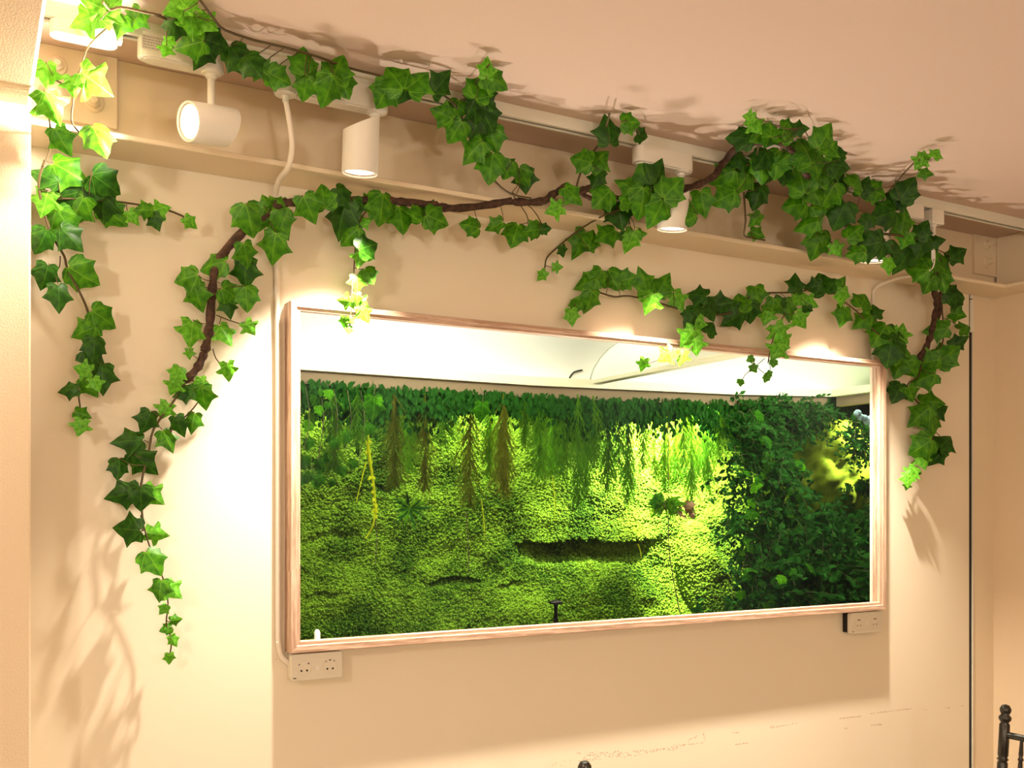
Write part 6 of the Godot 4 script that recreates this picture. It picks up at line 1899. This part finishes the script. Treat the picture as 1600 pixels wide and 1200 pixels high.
func build_vivarium() -> void:
	var v := thing("vivarium_case", "deep vivarium case behind the wall with white lamp hoods and cream rail", "vivarium", Vector3(2.3, 0.85, -0.9))
	var off := -v.position
	for p in [["back_panel", 0.4, 4.7, 0.8, 2.45, -1.78, -1.75, "case"], ["floor_panel", 0.4, 4.7, 0.8, 0.86, -1.78, -0.035, "soil"], ["side_panel", 0.4, 0.44, 0.86, 2.45, -1.75, -0.035, "case"], ["side_panel", 4.6, 4.7, 0.86, 2.45, -1.75, -0.035, "case"], ["top_panel", 0.4, 4.7, 2.42, 2.45, -1.75, -0.035, "hood"], ["front_panel", 0.4, 0.72, 0.8, 2.45, -0.035, -0.013, "case"], ["front_panel", 3.0, 4.7, 0.8, 2.45, -0.035, -0.013, "case"], ["front_panel", 0.72, 3.0, 2.045, 2.45, -0.035, -0.013, "hood"], ["front_panel", 0.72, 3.0, 0.8, 1.115, -0.035, -0.013, "case"]]:
		part(p[0], b3(p[1], p[2], p[3], p[4], p[5], p[6]), M[p[7]], v).position = off
	# coved white hoods, one in each bay
	for bay in [[0.44, 2.435], [2.465, 4.6]]:
		var st := new_st()
		st.set_smooth_group(0)
		var prof := [Vector2(-1.144, 2.05), Vector2(-1.13, 2.085), Vector2(-1.107, 2.115), Vector2(-1.057, 2.152), Vector2(-0.992, 2.182), Vector2(-0.9, 2.205), Vector2(-0.75, 2.23), Vector2(-0.5, 2.25), Vector2(-0.036, 2.25)]
		for i in prof.size() - 1:
			var a: Vector2 = prof[i]
			var b: Vector2 = prof[i + 1]
			var lift := 0.03 if bay[0] > 2.0 else 0.0
			quad_out(st, Vector3(bay[0], a.y, a.x), Vector3(bay[1], a.y + lift, a.x), Vector3(bay[1], b.y + lift, b.x), Vector3(bay[0], b.y, b.x), Vector3(2, 9, -4))
		part("lamp_hood", st, M.hood, v).position = off
	# divider between the bays with its bottom bar
	var dv := new_st()
	box(dv, Vector3(2.44, 2.06, -1.14), Vector3(2.46, 2.3, -0.04), 0.001)
	var dn := part("divider", dv, M.hood, v)
	dn.position = off
	part("bottom_bar", b3(2.43, 2.475, 2.042, 2.06, -1.15, -0.04, 0.002), M.rail, dn)
	# cream rail round the top, sagging slightly to the left, with a brown fascia below
	for r in [["rail", 0.0, 0.038, 0.0, "rail"], ["fascia", -0.05, -0.001, -0.03, "fascia"]]:
		var rl := new_st()
		rl.set_smooth_group(-1)
		var xs := [0.44, 2.11, 3.255, 3.902]
		var ys := [2.016, 2.016, 2.038, 2.062]
		for i in 3:
			var a := [Vector3(xs[i], ys[i] + r[1], -1.1 + r[3]), Vector3(xs[i + 1], ys[i + 1] + r[1], -1.1 + r[3])]
			var b := [Vector3(xs[i], ys[i] + r[2], -1.1 + r[3]), Vector3(xs[i + 1], ys[i + 1] + r[2], -1.1 + r[3])]
			var dz := Vector3(0, 0, -0.012 if r[0] == "fascia" else -0.04)
			var c: Vector3 = (a[0] + b[1] + dz) / 2.0
			c = (a[0] + a[1] + b[0] + b[1]) / 4.0 + dz / 2.0
			quad_out(rl, a[0], a[1], b[1], b[0], c)
			quad_out(rl, a[0] + dz, a[1] + dz, b[1] + dz, b[0] + dz, c)
			quad_out(rl, a[0], a[1], a[1] + dz, a[0] + dz, c)
			quad_out(rl, b[0], b[1], b[1] + dz, b[0] + dz, c)
		# return along the right side
		var rx: float = 3.902 - r[3]
		box(rl, Vector3(rx, 2.062 + r[1], -1.1), Vector3(rx + 0.03, 2.062 + r[2], -0.085), 0.001)
		part(r[0], rl, M[r[4]], v).position = off
	var bc := new_st()
	tube(bc, smooth_path([Vector3(2.31, 2.05, -1.12), Vector3(2.33, 2.085, -1.11), Vector3(2.37, 2.098, -1.1)], 5), [0.004, 0.004, 0.004, 0.004, 0.004, 0.004, 0.004, 0.004, 0.004, 0.004, 0.004], 8)
	part("lamp_cable", bc, M.case, v).position = off
	# LED bars that light the hoods from below, above the window's upper edge
	for b in [[0.95, 1.95, 9.0, "LED bar in the left lamp hood of the vivarium"], [2.75, 3.9, 8.0, "LED bar in the right lamp hood of the vivarium"]]:
		var o := thing("led_bar", b[3], "lamp", Vector3((b[0] + b[1]) / 2.0, 2.13, -0.3), "vivarium lamp bars")
		var hw: float = (b[1] - b[0]) / 2.0
		part("housing", b3(-hw, hw, -0.02, 0.0, -0.025, 0.025), M.white, o)
		part("lamp_diffuser", b3(-hw + 0.01, hw - 0.01, 0.0, 0.006, -0.02, 0.02), M.led, o)
		var l := AreaLight3D.new()
		l.name = "bar_light"
		o.add_child(l, true)
		l.position = Vector3(0, 0.01, -0.0)
		l.basis = Basis.looking_at(Vector3(0, 0.9, -0.45), Vector3(0, 0, 1))
		l.area_size = Vector2(hw * 2.0 - 0.02, 0.04)
		l.light_color = Color(0.98, 1.0, 0.92)
		l.light_energy = b[2]
		l.area_range = 6.0
		l.area_attenuation = 2.0
		l.shadow_enabled = true
	# lamps hidden behind the rail that wash the moss face from above
	for m in MOSS_LAMPS:
		var o := thing("moss_lamp", m[5], "lamp", Vector3(m[0], 2.09, m[1]), "lamps behind the vivarium rail")
		var d := Vector3(m[6], -1.0, m[2]).normalized()
		var xf := along(Vector3.ZERO, d)
		var st := new_st()
		lathe(st, [Vector2(0, -0.07), Vector2(0.03, -0.07), Vector2(0.036, 0.0), Vector2(0.032, 0.0), Vector2(0.03, -0.01)], 20, xf)
		part("housing", st, M.white, o)
		var s2 := new_st()
		lathe(s2, [Vector2(0.031, -0.006), Vector2(0.0, -0.005)], 20, xf)
		part("lamp_lens", s2, M.led, o)
		var l := SpotLight3D.new()
		l.name = "moss_beam"
		o.add_child(l, true)
		l.position = d * 0.006
		l.basis = Basis.looking_at(d, Vector3(0, 0, 1))
		l.light_color = Color(1.0, 0.99, 0.86)
		l.light_energy = m[3]
		l.light_size = 0.03
		l.spot_range = 6.0
		l.spot_attenuation = 2.0
		l.spot_angle = m[4]
		l.spot_angle_attenuation = 0.9
		l.shadow_enabled = true
	build_moss()
	build_fringe()
	rock("lamp-lit mossy rock at the upper right among dark shrubs", Vector3(3.95, 1.66, -1.14), Vector3(0.3, 0.27, 0.16), 4)
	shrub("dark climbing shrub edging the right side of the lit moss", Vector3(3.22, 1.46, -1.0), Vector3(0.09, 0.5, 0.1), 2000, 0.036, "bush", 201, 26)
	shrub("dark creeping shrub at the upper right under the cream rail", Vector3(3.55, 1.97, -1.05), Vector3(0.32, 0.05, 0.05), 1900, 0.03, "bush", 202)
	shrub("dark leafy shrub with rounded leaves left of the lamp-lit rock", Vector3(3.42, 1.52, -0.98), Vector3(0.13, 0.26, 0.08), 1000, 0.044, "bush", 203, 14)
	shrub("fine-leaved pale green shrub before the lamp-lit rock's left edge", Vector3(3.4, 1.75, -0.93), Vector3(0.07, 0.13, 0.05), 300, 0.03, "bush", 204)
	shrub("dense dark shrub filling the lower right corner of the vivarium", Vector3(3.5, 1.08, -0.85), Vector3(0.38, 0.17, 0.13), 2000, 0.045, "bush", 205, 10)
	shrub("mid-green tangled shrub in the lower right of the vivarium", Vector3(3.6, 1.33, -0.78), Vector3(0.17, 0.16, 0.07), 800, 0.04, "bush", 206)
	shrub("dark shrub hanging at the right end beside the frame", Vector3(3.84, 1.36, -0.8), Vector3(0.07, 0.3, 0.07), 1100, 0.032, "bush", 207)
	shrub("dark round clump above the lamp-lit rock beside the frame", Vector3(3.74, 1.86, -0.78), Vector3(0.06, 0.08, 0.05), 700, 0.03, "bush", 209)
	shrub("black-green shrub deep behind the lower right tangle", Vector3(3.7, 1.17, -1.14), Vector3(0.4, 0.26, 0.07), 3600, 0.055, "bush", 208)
	var bn := thing("hanging_twig", "pale bare twig tangle hanging below the lamp-lit rock", "twig", Vector3(3.55, 1.45, -0.72))
	for k in 7:
		var r := RandomNumberGenerator.new()
		r.seed = 300 + k
		var s := new_st()
		var a := Vector3(r.randf_range(-0.1, 0.1), r.randf_range(-0.05, 0.1), 0)
		tube(s, smooth_path([a, a + Vector3(r.randf_range(-0.1, 0.1), -0.08, 0.02), a + Vector3(r.randf_range(-0.1, 0.22), -0.18, 0.03)], 4), [0.002, 0.002, 0.002, 0.0018, 0.0018, 0.0016, 0.0014, 0.0012, 0.001], 5)
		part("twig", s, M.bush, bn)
	# lumps modelling a pale blue ragged patch of unknown kind between the leaves at the far upper right
	var pb := new_st()
	pb.set_smooth_group(0)
	for q in [[0.0, 0.0, 0.018], [0.02, -0.016, 0.016], [0.042, -0.02, 0.017], [0.062, -0.03, 0.02], [0.082, -0.022, 0.018], [0.09, -0.045, 0.018]]:
		lathe(pb, [Vector2(0, -q[2]), Vector2(q[2] * 0.7, -q[2] * 0.7), Vector2(q[2], 0), Vector2(q[2] * 0.7, q[2] * 0.7), Vector2(0, q[2])], 9, Transform3D(Basis(Vector3(1, 0.2, q[0] * 5.0).normalized(), 0.5), Vector3(q[0], q[1], 0)))
	var pn := part("pale_blue_lumps", pb, M.pale_blue)
	pn.position = Vector3(3.475, 1.912, -0.55)
	tag(pn, "ragged pale blue patch between dark leaves at the frame's upper right", "foil")

# ---------------------------------------------------------------- chairs
func post_profile(h0: float, h1: float, r: float, rings: Array) -> Array:
	var out := [Vector2(r * 0.8, h0)]
	for y in rings:
		out.append_array([Vector2(r, y - 0.012), Vector2(r * 0.82, y - 0.005), Vector2(r * 1.12, y), Vector2(r * 0.82, y + 0.005), Vector2(r, y + 0.012)])
	out.append(Vector2(r, h1))
	return out

func chiavari(label: String, at: Vector3, turn: float) -> void:
	# back at local x = 0 running along z from 0 to 0.36, seat towards +x
	var o := thing("banquet_chair", label, "chair", at, "dark turned-wood chairs")
	o.rotation.y = turn
	for z in [0.0, 0.36]:
		var st := new_st()
		var lean := Basis(Vector3(0, 0, 1), 0.09)
		var prof := post_profile(0.0, 0.44, 0.0155, [0.12, 0.3])
		lathe(st, prof, 16, Transform3D(Basis(Vector3(0, 0, 1), -0.06), Vector3(-0.025, 0, z)))
		var up := post_profile(0.0, 0.43, 0.0145, [0.14, 0.33])
		up.append_array([Vector2(0.0105, 0.436), Vector2(0.017, 0.444), Vector2(0.0175, 0.452), Vector2(0.011, 0.459), Vector2(0.0155, 0.468), Vector2(0.0158, 0.476), Vector2(0.01, 0.486), Vector2(0.0, 0.489)])
		lathe(st, up, 18, Transform3D(lean, Vector3(0.0, 0.435, z)))
		part("back_post", st, M.chair, o)
		var fl := new_st()
		lathe(fl, post_profile(0.0, 0.43, 0.0155, [0.12, 0.3]), 16, Transform3D(Basis.IDENTITY, Vector3(0.37, 0, z)))
		part("front_leg", fl, M.chair, o)
	var bx := func(y: float) -> float: return -(y - 0.435) * 0.09
	for y in [0.835, 0.62, 0.56]:
		var st := new_st()
		tube(st, [Vector3(bx.call(y), y, 0), Vector3(bx.call(y), y, 0.36)], [0.0095, 0.0095], 10)
		part("back_rail", st, M.chair, o)
	for k in 5:
		var z := 0.055 + k * 0.0625
		var st := new_st()
		var p := [Vector2(0.005, 0.0)]
		for i in 3:
			var y := 0.055 + i * 0.05
			p.append_array([Vector2(0.0065, y - 0.014), Vector2(0.0052, y - 0.006), Vector2(0.0085, y), Vector2(0.0052, y + 0.006), Vector2(0.0065, y + 0.014)])
		p.append(Vector2(0.0045, 0.21))
		lathe(st, p, 10, Transform3D(Basis(Vector3(0, 0, 1), 0.09), Vector3(bx.call(0.62), 0.62, z)))
		part("spindle", st, M.chair, o)
	part("seat", b3(-0.01, 0.39, 0.43, 0.455, -0.015, 0.375, 0.008), M.chair, o)
	for y in [0.14, 0.26]:
		for z in [0.0, 0.36]:
			var st := new_st()
			tube(st, [Vector3(-0.015, y, z), Vector3(0.37, y, z)], [0.008, 0.008], 8)
			part("stretcher", st, M.chair, o)
	for x in [-0.02, 0.37]:
		var st := new_st()
		tube(st, [Vector3(x, 0.2, 0.0), Vector3(x, 0.2, 0.36)], [0.008, 0.008], 8)
		part("stretcher", st, M.chair, o)

func fill_lamp(label: String, at: Vector3, energy: float, size: float, color: Color) -> void:
	# added fill light, shaped as a pendant globe outside the frame
	var o := thing("fill_pendant", label, "lamp", at, "added fill globes outside the picture")
	var st := new_st()
	var p := []
	for i in 13:
		var a := PI * i / 12.0
		p.append(Vector2(sin(a) * size, cos(a) * size))
	lathe(st, p, 24)
	part("lamp_globe", st, M.bulb, o)
	var c := new_st()
	tube(c, [Vector3(0, size, 0), Vector3(0, 2.565 - at.y, 0)], [0.004, 0.004], 6)
	part("cord", c, M.black, o)
	var l := OmniLight3D.new()
	l.name = "globe_light"
	o.add_child(l, true)
	l.light_color = color
	l.light_energy = energy
	l.light_size = size * 0.8
	l.omni_range = 14.0
	l.omni_attenuation = 2.0
	l.shadow_enabled = true

func build_water_bounce() -> void:
	# added lamps behind the sill, standing in for lamplight reflected up by water: they throw the leaf shadows on the ceiling
	for q in [[1.15, "added lamp for water reflection on the vivarium floor, left"], [2.25, "added lamp for water reflection on the vivarium floor, right"]]:
		var l := thing("bounce_lamp", q[1], "lamp", Vector3(q[0], 0.86, -0.45), "added lamps on the vivarium floor")
		var d := Vector3(0, 1, 0.62).normalized()
		var xf := along(Vector3(0, 0.05, 0), d)
		var st := new_st()
		lathe(st, [Vector2(0.0, -0.04), Vector2(0.03, -0.04), Vector2(0.034, 0.03), Vector2(0.03, 0.03), Vector2(0.028, 0.015)], 20, xf)
		part("lamp_can", st, M.black, l)
		part("foot", b3(-0.03, 0.03, 0.0, 0.012, -0.03, 0.03), M.black, l)
		var ln := new_st()
		lathe(ln, [Vector2(0.03, 0.02), Vector2(0.0, 0.022)], 20, xf)
		part("lamp_lens", ln, M.bulb, l)
		var s := SpotLight3D.new()
		s.name = "uplight"
		l.add_child(s, true)
		s.position = Vector3(0, 0.05, 0) + d * 0.026
		s.basis = Basis.looking_at(d, Vector3(0, 0, 1))
		s.light_color = Color(1.0, 0.95, 0.88)
		s.light_energy = 2.2
		s.light_size = 0.03
		s.spot_range = 8.0
		s.spot_attenuation = 2.0
		s.spot_angle = 58.0
		s.spot_angle_attenuation = 0.7
		s.shadow_enabled = true

# ---------------------------------------------------------------- scene
func _ready() -> void:
	rng.seed = 2024
	var cam := Camera3D.new()
	cam.name = "camera"
	add_child(cam)
	cam.position = Vector3(0, 1.5, 2.56)
	cam.rotation = Vector3(0, -0.503447, 0)
	# level camera with a raised lens: verticals stay parallel, the horizon lies below the middle of the picture
	cam.set_frustum(0.05 * 1200.0 / 1540.0, Vector2(0, 0.05 * 190.0 / 1540.0), 0.05, 60.0)
	cam.current = true
	var env := Environment.new()
	env.background_mode = Environment.BG_COLOR
	env.background_color = Color(0.02, 0.02, 0.02)
	env.tonemap_mode = Environment.TONE_MAPPER_LINEAR
	env.tonemap_exposure = 0.76
	env.sdfgi_enabled = true
	env.ssao_enabled = true
	env.ssil_enabled = true
	var we := WorldEnvironment.new()
	we.name = "environment"
	we.environment = env
	add_child(we)
	make_materials()
	fill_lamp("added fill globe pendant left of the pilaster", Vector3(-1.2, 2.15, 2.1), 1.8, 0.1, Color(1.0, 0.955, 0.885))
	fill_lamp("added fill globe pendant behind the viewer", Vector3(0.4, 1.7, 3.8), 1.7, 0.12, Color(1.0, 0.955, 0.885))
	fill_lamp("added fill globe pendant near the right side wall", Vector3(1.9, 1.7, 3.8), 0.7, 0.12, Color(1.0, 0.955, 0.885))
	build_room()
	build_beam()
	build_vivarium_first()
	build_frame()
	build_track()
	build_spots()
	build_cables()
	socket("white double socket under the frame's lower left corner", Vector3(0.802, 1.113, 0.0), 0.14, 0.07, true)
	socket("white double socket under the frame's lower right corner", Vector3(2.862, 1.113, 0.0), 0.165, 0.075, false)
	garland("pale and dark ivy garland cascading down beside the pilaster at far left", STEMS_LEFT, LEAVES_LEFT)
	garland("long ivy garland on a thick brown branch with a tail down the left wall", STEMS_BRANCH, LEAVES_BRANCH)
	garland("ivy garland draped over the white lighting track", STEMS_TRACK, LEAVES_TRACK)
	garland("bushy ivy garland hanging from the ceiling down the wall right of the frame", STEMS_RIGHT, LEAVES_RIGHT)
	garland("ivy garland pinned to the wall just above the frame's right half", STEMS_WALL, LEAVES_WALL)
	build_water_bounce()
	chiavari("dark turned-wood banquet chair at the lower right by the side wall", Vector3(2.6, 0.0, 1.1), PI)
	chiavari("dark turned-wood banquet chair below the frame with only its finial in view", Vector3(1.265, 0.0, 0.682), 0.0)

func build_vivarium_first() -> void:
	make_leaf_meshes()
	build_vivarium()
